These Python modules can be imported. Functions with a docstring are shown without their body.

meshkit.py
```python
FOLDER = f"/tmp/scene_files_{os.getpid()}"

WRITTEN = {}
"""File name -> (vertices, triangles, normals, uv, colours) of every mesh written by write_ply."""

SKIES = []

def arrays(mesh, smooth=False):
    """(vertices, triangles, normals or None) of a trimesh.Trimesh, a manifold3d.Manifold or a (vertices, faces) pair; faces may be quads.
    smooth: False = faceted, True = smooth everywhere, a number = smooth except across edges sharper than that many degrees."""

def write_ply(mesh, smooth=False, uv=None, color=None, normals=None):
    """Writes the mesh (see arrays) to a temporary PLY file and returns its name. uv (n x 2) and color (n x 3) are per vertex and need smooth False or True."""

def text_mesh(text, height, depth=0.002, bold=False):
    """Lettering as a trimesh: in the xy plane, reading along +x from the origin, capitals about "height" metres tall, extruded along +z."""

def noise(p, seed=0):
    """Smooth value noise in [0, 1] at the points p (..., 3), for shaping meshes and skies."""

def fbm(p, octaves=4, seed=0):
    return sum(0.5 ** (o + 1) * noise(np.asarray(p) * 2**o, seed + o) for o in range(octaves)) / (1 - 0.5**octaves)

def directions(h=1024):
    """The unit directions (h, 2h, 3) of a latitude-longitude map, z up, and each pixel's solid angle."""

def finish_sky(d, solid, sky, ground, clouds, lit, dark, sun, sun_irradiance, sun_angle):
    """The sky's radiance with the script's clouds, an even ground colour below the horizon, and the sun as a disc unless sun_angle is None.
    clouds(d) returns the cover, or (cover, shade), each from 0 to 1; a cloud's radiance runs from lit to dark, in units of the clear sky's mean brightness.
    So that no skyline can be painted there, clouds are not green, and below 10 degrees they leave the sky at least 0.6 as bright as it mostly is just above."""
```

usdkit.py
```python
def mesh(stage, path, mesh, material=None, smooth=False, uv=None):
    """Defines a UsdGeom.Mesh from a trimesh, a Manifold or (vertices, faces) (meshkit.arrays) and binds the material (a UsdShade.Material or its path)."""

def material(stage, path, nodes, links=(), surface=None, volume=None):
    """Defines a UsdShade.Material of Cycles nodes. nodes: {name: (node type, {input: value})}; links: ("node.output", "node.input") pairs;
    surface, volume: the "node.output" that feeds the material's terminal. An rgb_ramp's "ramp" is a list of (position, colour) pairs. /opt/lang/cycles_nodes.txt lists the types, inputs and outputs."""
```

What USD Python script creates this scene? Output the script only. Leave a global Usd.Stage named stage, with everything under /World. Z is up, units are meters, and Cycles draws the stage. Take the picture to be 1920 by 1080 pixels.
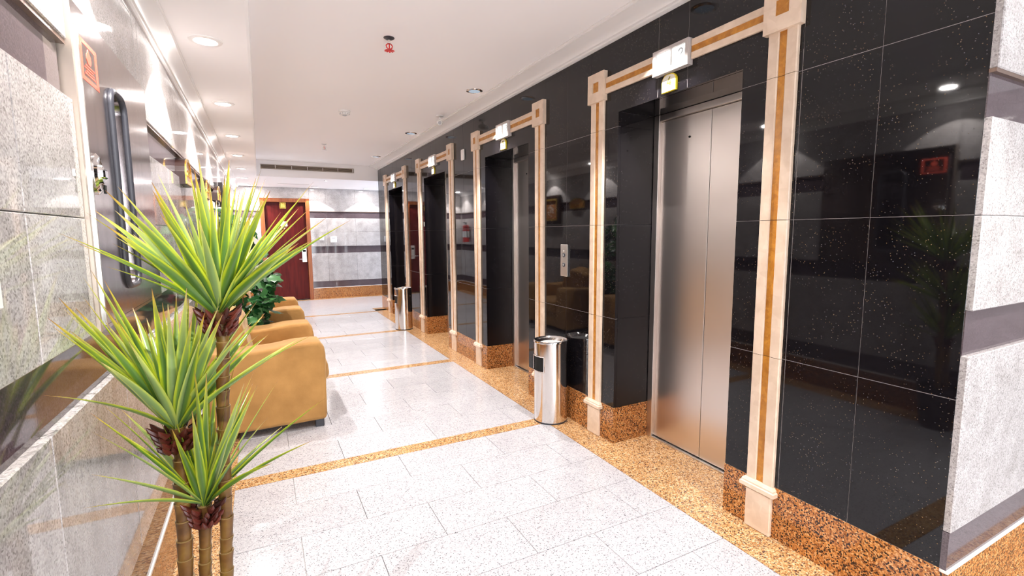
import math, random
import numpy as np, trimesh, manifold3d
from shapely.geometry import Polygon, box as sbox
from shapely import affinity
from pxr import Usd, UsdGeom, UsdLux, UsdShade, Gf, Sdf
import usdkit, meshkit

stage = Usd.Stage.CreateInMemory()
UsdGeom.SetStageUpAxis(stage, UsdGeom.Tokens.z)
UsdGeom.SetStageMetersPerUnit(stage, 1.0)
UsdGeom.Xform.Define(stage, '/World')
UsdGeom.Scope.Define(stage, '/World/Looks')
random.seed(11)
RNG = np.random.default_rng(11)

# ------------------------------------------------------------------ camera, light, exposure
# lamp strengths, emission strengths and exposure (stops)
EXPOSURE = 0.28
DOME = 1.0
GLOW = 1.7
DIM_LENS = 0.5
LENS = 12.0
INDLAMP = 6.0
P_LEFT = 6
P_TRAY = 12
P_FAR = 3.5
P_RET = 0.7
BEAM = 50
W_LEFT = 290
W_TRAY = 0
DAY1 = 5.5
DAY2 = 11
DAYCOL1 = (1.0,0.97,0.95)
DAYCOL2 = (0.72,0.82,1.0)
P_LOBBY = 22
TBEAM = 42
EYE = (0.0, 0.0, 1.39)
RIGHT = (0.88715325, -0.46142909, -0.00650392)
UP = (0.05792808, 0.09736933, 0.99356105)
FWD = (0.45782469, 0.88181767, -0.11311122)
cam = UsdGeom.Camera.Define(stage, '/World/camera')
cam.CreateHorizontalApertureAttr(36.0)
cam.CreateFocalLengthAttr(36.0 * 904.452 / 1920.0)
cam.CreateClippingRangeAttr((0.05, 200.0))
cam.CreateFStopAttr(0.0)
cam.CreateExposureAttr(EXPOSURE)
cam.AddTransformOp().Set(Gf.Matrix4d(*RIGHT, 0, *UP, 0, *[-c for c in FWD], 0, *EYE, 1))

dome = UsdLux.DomeLight.Define(stage, '/World/sky')           # overcast daylight outside the windows
dome.CreateColorAttr(Gf.Vec3f(0.80, 0.88, 1.0))
dome.CreateIntensityAttr(DOME)

LAMP_WARM = (1.0, 0.95, 0.92)
LAMP_COOL = (1.0, 0.95, 0.93)

# ------------------------------------------------------------------ helpers
W = '/World/'
LOC = {}          # world place of each top-level thing, so that every mesh can be given in world metres
taken = {}


def numbered(path):
    k = taken.get(path, 0)
    taken[path] = k + 1
    return path if k == 0 else '%s_%03d' % (path, k)


def keys(prim, label=None, cat=None, group=None, kind=None):
    for k, v in (('label', label), ('category', cat), ('group', group), ('kind', kind)):
        if v:
            prim.SetCustomDataByKey(k, v)


def thing(name, label, cat, loc=(0, 0, 0), group=None, kind=None):
    path = numbered(W + name)
    x = UsdGeom.Xform.Define(stage, path)
    x.AddTranslateOp().Set(Gf.Vec3d(*map(float, loc)))
    keys(x.GetPrim(), label, cat, group, kind)
    LOC[path] = np.array(loc, float)
    return path


def mverts(m):
    return meshkit.arrays(m)[:2]


def part(name, mesh, mat, parent, label=None, smooth=30, kind=None, uv=None):
    path = numbered(parent + '/' + name)
    top = '/'.join(path.split('/')[:3])
    off = LOC.get(top, np.zeros(3))
    v, f = mverts(mesh)
    p = usdkit.mesh(stage, path, (v - off, f), mat, smooth=smooth, uv=uv)
    keys(p.GetPrim(), label, None, None, kind)
    return path


def copy_of(src, delta, label, group=None):
    """Another of a thing: an Xform that references the first one."""
    base = src
    path = numbered(base)
    x = UsdGeom.Xform.Define(stage, path)
    was = stage.GetPrimAtPath(src).GetCustomData()
    x.AddTranslateOp().Set(Gf.Vec3d(*map(float, LOC[src] + np.array(delta, float))))
    x.GetPrim().GetReferences().AddInternalReference(src)
    x.GetPrim().SetInstanceable(True)
    keys(x.GetPrim(), label, was.get('category'), group or was.get('group'), was.get('kind'))
    return path


def bx(x0, x1, y0, y1, z0, z1):
    m = trimesh.creation.box([x1 - x0, y1 - y0, z1 - z0])
    m.apply_translation([(x0 + x1) / 2, (y0 + y1) / 2, (z0 + z1) / 2])
    return m


def chamfer(x0, x1, y0, y1, z0, z1, c=0.002):
    """Box with chamfered edges (44 triangles)."""
    pts = []
    for sx in (0, 1):
        for sy in (0, 1):
            for sz in (0, 1):
                X, Y, Z = (x0, x1)[sx], (y0, y1)[sy], (z0, z1)[sz]
                dx, dy, dz = c * (1 - 2 * sx), c * (1 - 2 * sy), c * (1 - 2 * sz)
                pts += [(X + dx, Y + dy, Z), (X + dx, Y, Z + dz), (X, Y + dy, Z + dz)]
    return manifold3d.Manifold.hull_points(np.array(pts, float))


def rbox(x0, x1, y0, y1, z0, z1, r, n=16):
    ms = []
    for X in (x0 + r, x1 - r):
        for Y in (y0 + r, y1 - r):
            for Z in (z0 + r, z1 - r):
                ms.append(manifold3d.Manifold.sphere(r, n).translate((X, Y, Z)))
    return manifold3d.Manifold.batch_hull(ms)


def cat(*ms):
    out, n = [], 0
    V, F = [], []
    for m in ms:
        v, f = mverts(m)
        V.append(v); F.append(f + n); n += len(v)
    return trimesh.Trimesh(np.vstack(V), np.vstack(F), process=False)


def cyl(p0, p1, r, n=20, r1=None):
    p0, p1 = np.array(p0, float), np.array(p1, float)
    return tube([p0, p1], [r, r if r1 is None else r1], n)


def tube(pts, radii, n=10, closed=False):
    """Tube through points, with end caps unless closed."""
    P = np.array(pts, float)
    k = len(P)
    R = np.broadcast_to(np.asarray(radii, float), (k,))
    if closed:
        T = np.roll(P, -1, 0) - np.roll(P, 1, 0)
    else:
        T = np.gradient(P, axis=0)
    T /= np.linalg.norm(T, axis=1)[:, None]
    a = np.array([0.0, 0, 1]) if abs(T[0][2]) < 0.9 else np.array([1.0, 0, 0])
    u = np.cross(T[0], a); u /= np.linalg.norm(u)
    V = []
    th = np.arange(n) * 2 * np.pi / n
    for i in range(k):
        u = u - T[i] * (u @ T[i]); u /= np.linalg.norm(u)
        w = np.cross(T[i], u)
        V.append(P[i] + R[i] * (np.cos(th)[:, None] * u + np.sin(th)[:, None] * w))
    V = np.vstack(V)
    F = []
    for i in range(k if closed else k - 1):
        j = (i + 1) % k
        for q in range(n):
            q2 = (q + 1) % n
            F += [(i * n + q, i * n + q2, j * n + q2), (i * n + q, j * n + q2, j * n + q)]
    if not closed:
        V = np.vstack([V, P[0], P[-1]])
        c0, c1 = len(V) - 2, len(V) - 1
        for q in range(n):
            q2 = (q + 1) % n
            F += [(c0, q2, q), (c1, (k - 1) * n + q, (k - 1) * n + q2)]
    return trimesh.Trimesh(V, np.array(F), process=False)


def lathe(profile, center, n=40):
    m = trimesh.creation.revolve(np.array(profile, float), sections=n)
    m.apply_translation(center)
    return m


def prism(poly, axis, a, b):
    """Extrudes a shapely polygon along an axis from a to b. axis x: polygon is (y, z); y: (x, z); z: (x, y)."""
    m = trimesh.creation.extrude_polygon(poly, b - a, engine='earcut')
    v = m.vertices.copy()
    p, q, h = v[:, 0], v[:, 1], v[:, 2] + a
    if axis == 'x':
        m.vertices = np.stack([h, p, q], 1)
    elif axis == 'y':
        m.vertices = np.stack([p, h, q], 1); m.invert()
    else:
        m.vertices = np.stack([p, q, h], 1)
    return m


def text_on(text, height, origin, along, up, depth=0.0012, bold=True):
    """Lettering standing on a surface: starts at origin, reads along 'along', 'up' is up."""
    t = meshkit.text_mesh(text, height, depth, bold)
    along, up = np.array(along, float), np.array(up, float)
    nrm = np.cross(along, up)
    v = np.array(t.vertices)
    t.vertices = np.array(origin) + v[:, :1] * along + v[:, 1:2] * up + v[:, 2:3] * nrm
    return t


# ------------------------------------------------------------------ materials
L = '/World/Looks/'


def M(name, nodes, links=(), surface='p.BSDF'):
    return usdkit.material(stage, L + name, nodes, links, surface=surface)


def plain(name, col, rough=0.5, **kw):
    return M(name, {'p': ('principled_bsdf', {'base_color': col, 'roughness': rough, **kw})})


def stone(name, scale, ramp, rough, spec=0.5, cloud=None, ior=1.5, cloud_scale=6.0, stretch=(1, 1, 1), bump=0.0, coat=0.0):
    """Speckled stone: cells of random tone, with soft clouding over them and a slight shift between slabs."""
    nodes = {'g': ('geometry', {}), 'm': ('mapping', {'scale': stretch}),
             'v': ('voronoi_texture', {'scale': scale}), 's': ('separate_color', {}),
             'r': ('rgb_ramp', {'ramp': ramp}),
             'n': ('noise_texture', {'scale': cloud_scale, 'detail': 4.0}),
             'nr': ('rgb_ramp', {'ramp': [(0.3, cloud[0]), (0.7, cloud[1])] if cloud else [(0, (1, 1, 1)), (1, (1, 1, 1))]}),
             'x': ('mix', {'mix_type': 'multiply', 'fac': 1.0}),
             'o': ('object_info', {}), 'or': ('map_range', {'from_min': 0.0, 'from_max': 1.0, 'to_min': 0.94, 'to_max': 1.04}),
             'h': ('hsv', {}),
             'p': ('principled_bsdf', {'roughness': rough, 'specular_ior_level': spec, 'ior': ior, 'coat_weight': coat, 'coat_roughness': 0.03})}
    links = [('g.position', 'm.vector'), ('m.vector', 'v.vector'), ('v.color', 's.color'), ('s.r', 'r.fac'),
             ('m.vector', 'n.vector'), ('n.fac', 'nr.fac'), ('r.color', 'x.color1'), ('nr.color', 'x.color2'),
             ('o.random', 'or.value'), ('or.result', 'h.value'), ('x.color', 'h.color'), ('h.color', 'p.base_color')]
    return M(name, nodes, links)


white_granite = stone('white_granite', 250.0, [(0.0, (.13, .13, .14)), (0.06, (.24, .235, .245)), (0.12, (.42, .415, .43)), (0.4, (.46, .45, .465)), (1.0, (.57, .56, .575))], 0.16, cloud=((.93, .92, .93), (1, 1, 1)))
orange_granite = stone('orange_granite', 185.0, [(0.0, (.015, .01, .01)), (0.16, (.045, .02, .012)), (0.25, (.25, .085, .025)), (0.5, (.47, .175, .04)), (0.78, (.58, .25, .07)), (1.0, (.74, .44, .20))], 0.10, cloud=((.82, .78, .75), (1, 1, 1)))
floor_granite = stone('yellow_granite', 185.0, [(0.0, (.06, .035, .03)), (0.12, (.16, .08, .05)), (0.22, (.36, .16, .055)), (0.5, (.54, .30, .12)), (0.78, (.62, .40, .19)), (1.0, (.72, .56, .38))], 0.12, cloud=((.88, .84, .80), (1, 1, 1)))
wall_stone = stone('grey_wall_stone', 240.0, [(0.0, (.27, .252, .25)), (0.10, (.38, .36, .357)), (0.5, (.495, .472, .47)), (1.0, (.59, .565, .565))], 0.035, cloud=((.78, .76, .74), (1.05, 1.04, 1.03)), cloud_scale=9.0, spec=0.45)
band_stone = stone('dark_band_stone', 260.0, [(0.0, (.075, .055, .062)), (1.0, (.115, .085, .095))], 0.05, cloud=((.85, .85, .85), (1, 1, 1)), spec=0.75)
cream_marble = stone('cream_marble', 30.0, [(0.0, (.76, .60, .46)), (1.0, (.82, .66, .52))], 0.28, cloud=((.90, .86, .82), (1.04, 1.03, 1.02)), cloud_scale=14.0)
amber_onyx = stone('amber_onyx', 60.0, [(0.0, (.50, .20, .022)), (1.0, (.62, .28, .04))], 0.25, cloud=((.7, .62, .5), (1.1, 1.1, 1.1)), cloud_scale=22.0)

black_granite = M('black_granite', {
    'g': ('geometry', {}), 'v': ('voronoi_texture', {'scale': 130.0}), 's': ('separate_color', {}),
    'near': ('math', {'math_type': 'less_than', 'value2': 0.20}), 'pick': ('math', {'math_type': 'greater_than', 'value2': 0.88}),
    'both': ('math', {'math_type': 'multiply'}),
    'n': ('noise_texture', {'scale': 5.0, 'detail': 3.0}), 'nr': ('rgb_ramp', {'ramp': [(0.42, (0, 0, 0)), (0.62, (1, 1, 1))]}), 'nb': ('rgb_to_bw', {}),
    'both2': ('math', {'math_type': 'multiply'}),
    'fl': ('rgb_ramp', {'ramp': [(0.0, (.20, .12, .045)), (0.5, (.22, .17, .11)), (1.0, (.12, .13, .17))]}),
    'x': ('mix', {'color1': (.0055, .0048, .0062)}),
    'p': ('principled_bsdf', {'roughness': 0.035, 'specular_ior_level': 0.42})},
    [('g.position', 'v.vector'), ('v.color', 's.color'), ('v.distance', 'near.value1'), ('s.r', 'pick.value1'), ('near.value', 'both.value1'), ('pick.value', 'both.value2'),
     ('g.position', 'n.vector'), ('n.fac', 'nr.fac'), ('nr.color', 'nb.color'), ('both.value', 'both2.value1'), ('nb.val', 'both2.value2'),
     ('s.g', 'fl.fac'), ('both2.value', 'x.fac'), ('fl.color', 'x.color2'), ('x.color', 'p.base_color')])

grout = plain('grout', (.55, .52, .50), 0.8)
dark_core = plain('wall_core', (.35, .33, .32), 0.8)
ceiling_paint = plain('ceiling_paint', (.945, .915, .91), 0.75)
white_paint = plain('white_gloss_paint', (.82, .79, .77), 0.4)
white_plastic = plain('white_plastic', (.80, .78, .76), 0.35)
white_strip = plain('white_marble_strip', (.80, .76, .72), 0.25)
bronze_strip = plain('bronze_trim', (.19, .125, .095), 0.3, metallic=0.5)


def brushed(name, col, rough, axis_scale, amount=0.05):
    return M(name, {'g': ('geometry', {}), 'm': ('mapping', {'scale': axis_scale}), 'n': ('noise_texture', {'scale': 1.0, 'detail': 3.0}),
                    'r': ('map_range', {'from_min': 0.3, 'from_max': 0.7, 'to_min': rough - amount, 'to_max': rough + amount}),
                    'p': ('principled_bsdf', {'base_color': col, 'metallic': 1.0})},
             [('g.position', 'm.vector'), ('m.vector', 'n.vector'), ('n.fac', 'r.value'), ('r.result', 'p.roughness')])


door_steel = plain('lift_door_steel', (.78, .72, .68), 0.32, metallic=1.0)
cabinet_steel = brushed('cabinet_steel', (.46, .42, .42), 0.15, (4, 30, 1), 0.015)
polished_steel = plain('polished_steel', (.78, .74, .71), 0.12, metallic=1.0)
chrome = plain('chrome', (.85, .83, .82), 0.07, metallic=1.0)
white_metal = plain('white_metal', (.50, .45, .43), 0.4)
joint_grey = plain('pale_joint', (.24, .22, .215), 0.7)
aluminium = plain('aluminium', (.80, .78, .76), 0.3, metallic=1.0)
black_rubber = plain('black_rubber', (.035, .036, .045), 0.35)
black_void = plain('black_inside', (.004, .004, .004), 0.9)
dark_mirror = M('cabinet_glass', {'p': ('principled_bsdf', {'base_color': (.62, .56, .57), 'metallic': 1.0, 'roughness': 0.015})})

sofa_fabric = M('ochre_fabric', {
    'g': ('geometry', {}), 'n': ('noise_texture', {'scale': 7.0, 'detail': 5.0}), 'r': ('rgb_ramp', {'ramp': [(0.3, (.345, .168, .040)), (0.7, (.46, .238, .066))]}),
    'w': ('noise_texture', {'scale': 420.0, 'detail': 1.0}), 'b': ('bump', {'strength': 0.25, 'distance': 0.004}),
    'wr': ('noise_texture', {'scale': 9.0, 'detail': 2.0}), 'b2': ('bump', {'strength': 0.35, 'distance': 0.02}),
    'p': ('principled_bsdf', {'roughness': 0.8, 'sheen_weight': 0.25, 'sheen_roughness': 0.5, 'sheen_tint': (1.0, .85, .6)})},
    [('g.position', 'n.vector'), ('n.fac', 'r.fac'), ('r.color', 'p.base_color'), ('g.position', 'w.vector'), ('w.fac', 'b.height'),
     ('g.position', 'wr.vector'), ('wr.fac', 'b2.height'), ('b.normal', 'b2.normal'), ('b2.normal', 'p.normal')])

door_wood = M('red_mahogany', {
    'g': ('geometry', {}), 'm': ('mapping', {'scale': (14, 14, 1.2)}), 'n': ('noise_texture', {'scale': 2.0, 'detail': 5.0, 'distortion': 1.0}),
    'r': ('rgb_ramp', {'ramp': [(0.3, (.060, .0045, .0045)), (0.7, (.115, .010, .008))]}), 'p': ('principled_bsdf', {'roughness': 0.4, 'specular_ior_level': 0.18})},
    [('g.position', 'm.vector'), ('m.vector', 'n.vector'), ('n.fac', 'r.fac'), ('r.color', 'p.base_color')])
frame_wood = M('orange_brown_wood', {
    'g': ('geometry', {}), 'm': ('mapping', {'scale': (20, 20, 1.5)}), 'n': ('noise_texture', {'scale': 2.0, 'detail': 5.0}),
    'r': ('rgb_ramp', {'ramp': [(0.3, (.22, .052, .012)), (0.7, (.36, .105, .026))]}), 'p': ('principled_bsdf', {'roughness': 0.3})},
    [('g.position', 'm.vector'), ('m.vector', 'n.vector'), ('n.fac', 'r.fac'), ('r.color', 'p.base_color')])
dark_wood = plain('dark_wood', (.028, .012, .010), 0.35)
gold = M('gold', {'g': ('geometry', {}), 'n': ('noise_texture', {'scale': 60.0, 'detail': 3.0}),
                  'r': ('rgb_ramp', {'ramp': [(0.35, (.62, .34, .05)), (0.65, (.92, .62, .16))]}),
                  'p': ('principled_bsdf', {'metallic': 0.85, 'roughness': 0.3})},
         [('g.position', 'n.vector'), ('n.fac', 'r.fac'), ('r.color', 'p.base_color')])
sign_white = plain('sign_white', (.86, .83, .72), 0.35)
sign_yellow = plain('sign_yellow', (.72, .55, .02), 0.4)
sign_olive = plain('sign_olive', (.26, .22, .02), 0.5)
red_paint = plain('red_paint', (.62, .035, .03), 0.3)
red_print = plain('red_print', (.85, .115, .07), 0.45)
digit_grey = plain('digit_grey', (.45, .45, .47), 0.5)
sand_grey = stone('ash_sand', 500.0, [(0.0, (.35, .34, .33)), (1.0, (.62, .61, .60))], 0.9)
glow_panel = M('indicator_glow', {'e': ('emission', {'color': (.95, 1.0, .97), 'strength': GLOW})}, surface='e.emission')
lamp_lens = M('lamp_lens', {'e': ('emission', {'color': (1.0, .93, .86), 'strength': LENS})}, surface='e.emission')
cool_lens = M('dim_lens', {'e': ('emission', {'color': (.75, .86, 1.0), 'strength': DIM_LENS})}, surface='e.emission')
pane_glass = M('pane_glass', {'t': ('transparent_bsdf', {'color': (.95, .97, .98)}), 'g': ('glossy_bsdf', {'color': (1, 1, 1), 'roughness': 0.0}), 'f': ('fresnel', {'IOR': 1.45}), 'x': ('mix_closure', {})},
               [('f.fac', 'x.fac'), ('t.BSDF', 'x.closure1'), ('g.BSDF', 'x.closure2')], surface='x.closure')

palm_leaf = M('palm_leaf', {
    'u': ('uvmap', {'attribute': 'st'}), 's': ('separate_xyz', {}),
    'r': ('rgb_ramp', {'ramp': [(0.0, (.56, .62, .03)), (0.12, (.46, .56, .03)), (0.22, (.15, .29, .035)), (0.5, (.10, .21, .055)), (0.78, (.15, .29, .035)), (0.88, (.46, .56, .03)), (1.0, (.56, .62, .03))]}),
    'tip': ('rgb_ramp', {'ramp': [(0.0, (.09, .17, .06)), (0.25, (.5, .5, .5)), (0.88, (.5, .5, .5)), (0.94, (.55, .33, .06)), (1.0, (.30, .12, .05))]}),
    'tf': ('rgb_ramp', {'ramp': [(0.0, (.55, .55, .55)), (0.2, (0, 0, 0)), (0.55, (0, 0, 0)), (0.86, (.45, .45, .45)), (0.95, (1, 1, 1))]}), 'tb': ('rgb_to_bw', {}),
    'tip2': ('rgb_ramp', {'ramp': [(0.0, (.045, .13, .045)), (0.5, (.10, .2, .05)), (0.80, (.58, .58, .05)), (0.92, (.60, .42, .05)), (1.0, (.28, .11, .05))]}),
    'x': ('mix', {'mix_type': 'mix'}), 'o': ('object_info', {}),
    'or': ('map_range', {'from_min': 0.0, 'from_max': 1.0, 'to_min': 0.8, 'to_max': 1.2}), 'h': ('hsv', {}), 'pr': ('map_range', {'from_min': 0.62, 'from_max': 0.85, 'to_min': 0.0, 'to_max': 0.36, 'clamp': True}), 'pm': ('mix', {'mix_type': 'mix', 'color2': (.52, .60, .30)}),
    'p': ('principled_bsdf', {'roughness': 0.27, 'specular_ior_level': 0.7}), 't': ('translucent_bsdf', {}), 'm': ('mix_closure', {'fac': 0.25})},
    [('u.UV', 's.vector'), ('s.x', 'r.fac'), ('s.y', 'tip2.fac'), ('s.y', 'tf.fac'), ('tf.color', 'tb.color'), ('tb.val', 'x.fac'),
     ('r.color', 'x.color1'), ('tip2.color', 'x.color2'), ('o.random', 'or.value'), ('or.result', 'h.value'), ('x.color', 'h.color'), ('o.random', 'pr.value'), ('pr.result', 'pm.fac'), ('h.color', 'pm.color1'),
     ('pm.color', 'p.base_color'), ('pm.color', 't.color'), ('p.BSDF', 'm.closure1'), ('t.BSDF', 'm.closure2')], surface='m.closure')
palm_bark = M('palm_bark', {
    'g': ('geometry', {}), 'm': ('mapping', {'scale': (1, 1, 1.0)}), 'n': ('noise_texture', {'scale': 18.0, 'detail': 4.0}),
    'r': ('rgb_ramp', {'ramp': [(0.3, (.06, .024, .008)), (0.5, (.14, .062, .012)), (0.7, (.20, .11, .020))]}),
    'b': ('bump', {'strength': 0.3, 'distance': 0.004}), 'p': ('principled_bsdf', {'roughness': 0.42})},
    [('g.position', 'n.vector'), ('n.fac', 'r.fac'), ('r.color', 'p.base_color'), ('n.fac', 'b.height'), ('b.normal', 'p.normal')])
palm_scale = M('dark_red_scale', {'o': ('object_info', {}), 'r': ('rgb_ramp', {'ramp': [(0.0, (.045, .008, .006)), (1.0, (.12, .022, .014))]}), 'p': ('principled_bsdf', {'roughness': 0.3})},
               [('o.random', 'r.fac'), ('r.color', 'p.base_color')])
ring_edge = plain('bark_ring_edge', (.24, .15, .05), 0.5)
ivy_leaf = M('ivy_leaf', {'o': ('object_info', {}), 'r': ('rgb_ramp', {'ramp': [(0.0, (.007, .042, .010)), (0.6, (.018, .10, .024)), (1.0, (.075, .21, .065))]}),
                          'p': ('principled_bsdf', {'roughness': 0.3})}, [('o.random', 'r.fac'), ('r.color', 'p.base_color')])
pot_glaze = plain('dark_pot', (.035, .022, .018), 0.35)
soil = plain('soil', (.03, .02, .014), 0.95)

# ------------------------------------------------------------------ the setting
RX, LX, FY, EY = 2.0, -0.40, 11.15, 0.668         # black wall, left wall, far wall, return wall
TRAY, SOFFIT = 2.625, 2.36
CENTRES = [1.983, 3.976, 5.969, 7.962]            # lift openings along the black wall
HALF, HEAD = 0.431, 2.125
G = 0.0012                                        # half a joint
STRIPES = [(-0.97, -0.86), (0.97, 1.08), (2.92, 3.03), (4.87, 4.98), (6.80, 6.91), (8.74, 8.85)]

floor = thing('floor', 'polished white granite tile floor with orange granite borders and cross stripes', 'floor', kind='structure')
part('floor_bed', bx(-0.6, 6.2, -4.2, 11.4, -0.15, -0.012), grout, floor)
for k in range(1, len(STRIPES)):
    y0, y1 = STRIPES[k - 1][1], STRIPES[k][0]
    rows = 6
    h = (y1 - y0) / rows
    for r in range(rows):
        ya, yb = y0 + r * h, y0 + (r + 1) * h
        if k == 1 and r < 3:
            continue
        xs = [-0.2] + ([0.39, 1.0, 1.6] if r % 2 == 0 else [0.09, 0.695, 1.298]) + [1.8]
        for xa, xb in zip(xs[:-1], xs[1:]):
            part('granite_tile', chamfer(xa + G, xb - G, ya + G, yb - G, -0.012, 0.0, 0.0008), white_granite, floor, smooth=False)
for a, b in STRIPES[1:]:
    for xa, xb in ((-0.2, 0.3), (0.3, 0.8), (0.8, 1.3), (1.3, 1.8)):
        part('stripe_slab', bx(xa + G / 2, xb - G / 2, a + G, b - G, -0.012, 0.0), floor_granite, floor, smooth=False)
yb_ = [0.69, 1.3, 1.9, 2.5, 3.1, 3.7, 4.3, 4.9, 5.5, 6.1, 6.7, 7.3, 7.9, 8.5, 9.2]
for ya, yb in zip(yb_[:-1], yb_[1:]):
    part('border_slab', bx(1.8 + G, RX, ya + G / 2, yb - G / 2, -0.012, 0.0), floor_granite, floor, smooth=False)
yl_ = [0.055, 0.69] + yb_[1:-1] + [9.2, 9.9, 10.6, 11.15]
for ya, yb in zip(yl_[:-1], yl_[1:]):
    part('border_slab', bx(LX, -0.2 - G, ya + G / 2, yb - G / 2, -0.012, 0.0), floor_granite, floor, smooth=False)
for c in CENTRES:
    part('threshold_slab', bx(RX, 2.29, c - HALF, c + HALF, -0.012, 0.0), floor_granite, floor, smooth=False)
part('far_floor', bx(-0.2, 4.5, 8.85 + 2 * G, 10.98, -0.012, 0.0), white_granite, floor, smooth=False)
part('far_border', bx(-0.2, 4.5, 10.98, FY, -0.012, 0.0), floor_granite, floor, smooth=False)
part('far_border', bx(1.8, 4.5, 9.0, 9.2, -0.0115, 0.0005), floor_granite, floor, smooth=False)
part('lobby_floor', bx(LX, 6.0, -4.0, 0.055, -0.012, 0.0), white_granite, floor, smooth=False)
part('lobby_floor', bx(1.8, 6.0, 0.055, 0.49, -0.012, 0.0), white_granite, floor, smooth=False)
for xa, xb in ((1.8, 2.45), (2.45, 3.2), (3.2, 3.95), (3.95, 4.7), (4.7, 6.0)):
    part('border_slab', bx(xa + G, xb, 0.49 + G, EY, -0.012, 0.0), floor_granite, floor, smooth=False)

# ceiling: a raised tray over the lift lobby, a lower soffit along the left wall and round both ends
ceiling = thing('ceiling', 'white painted ceiling with a raised tray over the lifts and a lower soffit on the left', 'ceiling', kind='structure')
TY0, TY1 = -2.2, 9.2
part('tray', bx(0.0, RX + 0.3, TY0, TY1, TRAY, TRAY + 0.1), ceiling_paint, ceiling)
part('soffit', bx(-0.6, 0.0, -4.2, 11.4, SOFFIT, TRAY + 0.1), ceiling_paint, ceiling)
part('soffit', bx(0.0, 6.2, TY1, 11.4, SOFFIT, TRAY + 0.1), ceiling_paint, ceiling)
part('soffit', bx(0.0, 6.2, -4.2, TY0, SOFFIT, TRAY + 0.1), ceiling_paint, ceiling)
part('soffit', bx(RX + 0.3, 6.2, TY0, 9.2, TRAY, TRAY + 0.1), ceiling_paint, ceiling)
# small bead along the tray's left edge
bead = Polygon([(0, SOFFIT + 0.0), (-0.0, SOFFIT), (0.012, SOFFIT + 0.004), (0.016, SOFFIT + 0.016), (0.010, SOFFIT + 0.03), (0.0, SOFFIT + 0.032)])
part('edge_bead', prism(bead, 'y', TY0, TY1), ceiling_paint, ceiling)


def crown(w, h):
    """Cornice profile: (out from the wall, down from the ceiling)."""
    return [(0, 0), (w, 0), (w, -0.10 * h), (w * 0.93, -0.14 * h), (w * 0.93, -0.26 * h), (w * 0.74, -0.34 * h), (w * 0.52, -0.46 * h), (w * 0.34, -0.62 * h),
            (w * 0.26, -0.78 * h), (w * 0.16, -0.80 * h), (w * 0.16, -0.93 * h), (w * 0.08, -h), (0, -h)]


cor = thing('trim_1', 'white stepped plaster cornice along the top of the black granite wall', 'cornice', kind='structure')
part('cornice', prism(Polygon([(RX - o, TRAY + d) for o, d in crown(0.16, 0.072)]), 'y', EY, TY1), white_paint, cor)
cor = thing('trim_2', 'white stepped plaster cornice along the top of the left stone wall', 'cornice', kind='structure')
part('cornice', prism(Polygon([(LX + o, SOFFIT + d) for o, d in crown(0.085, 0.085)]), 'y', -4.0, FY), white_paint, cor)

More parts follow.
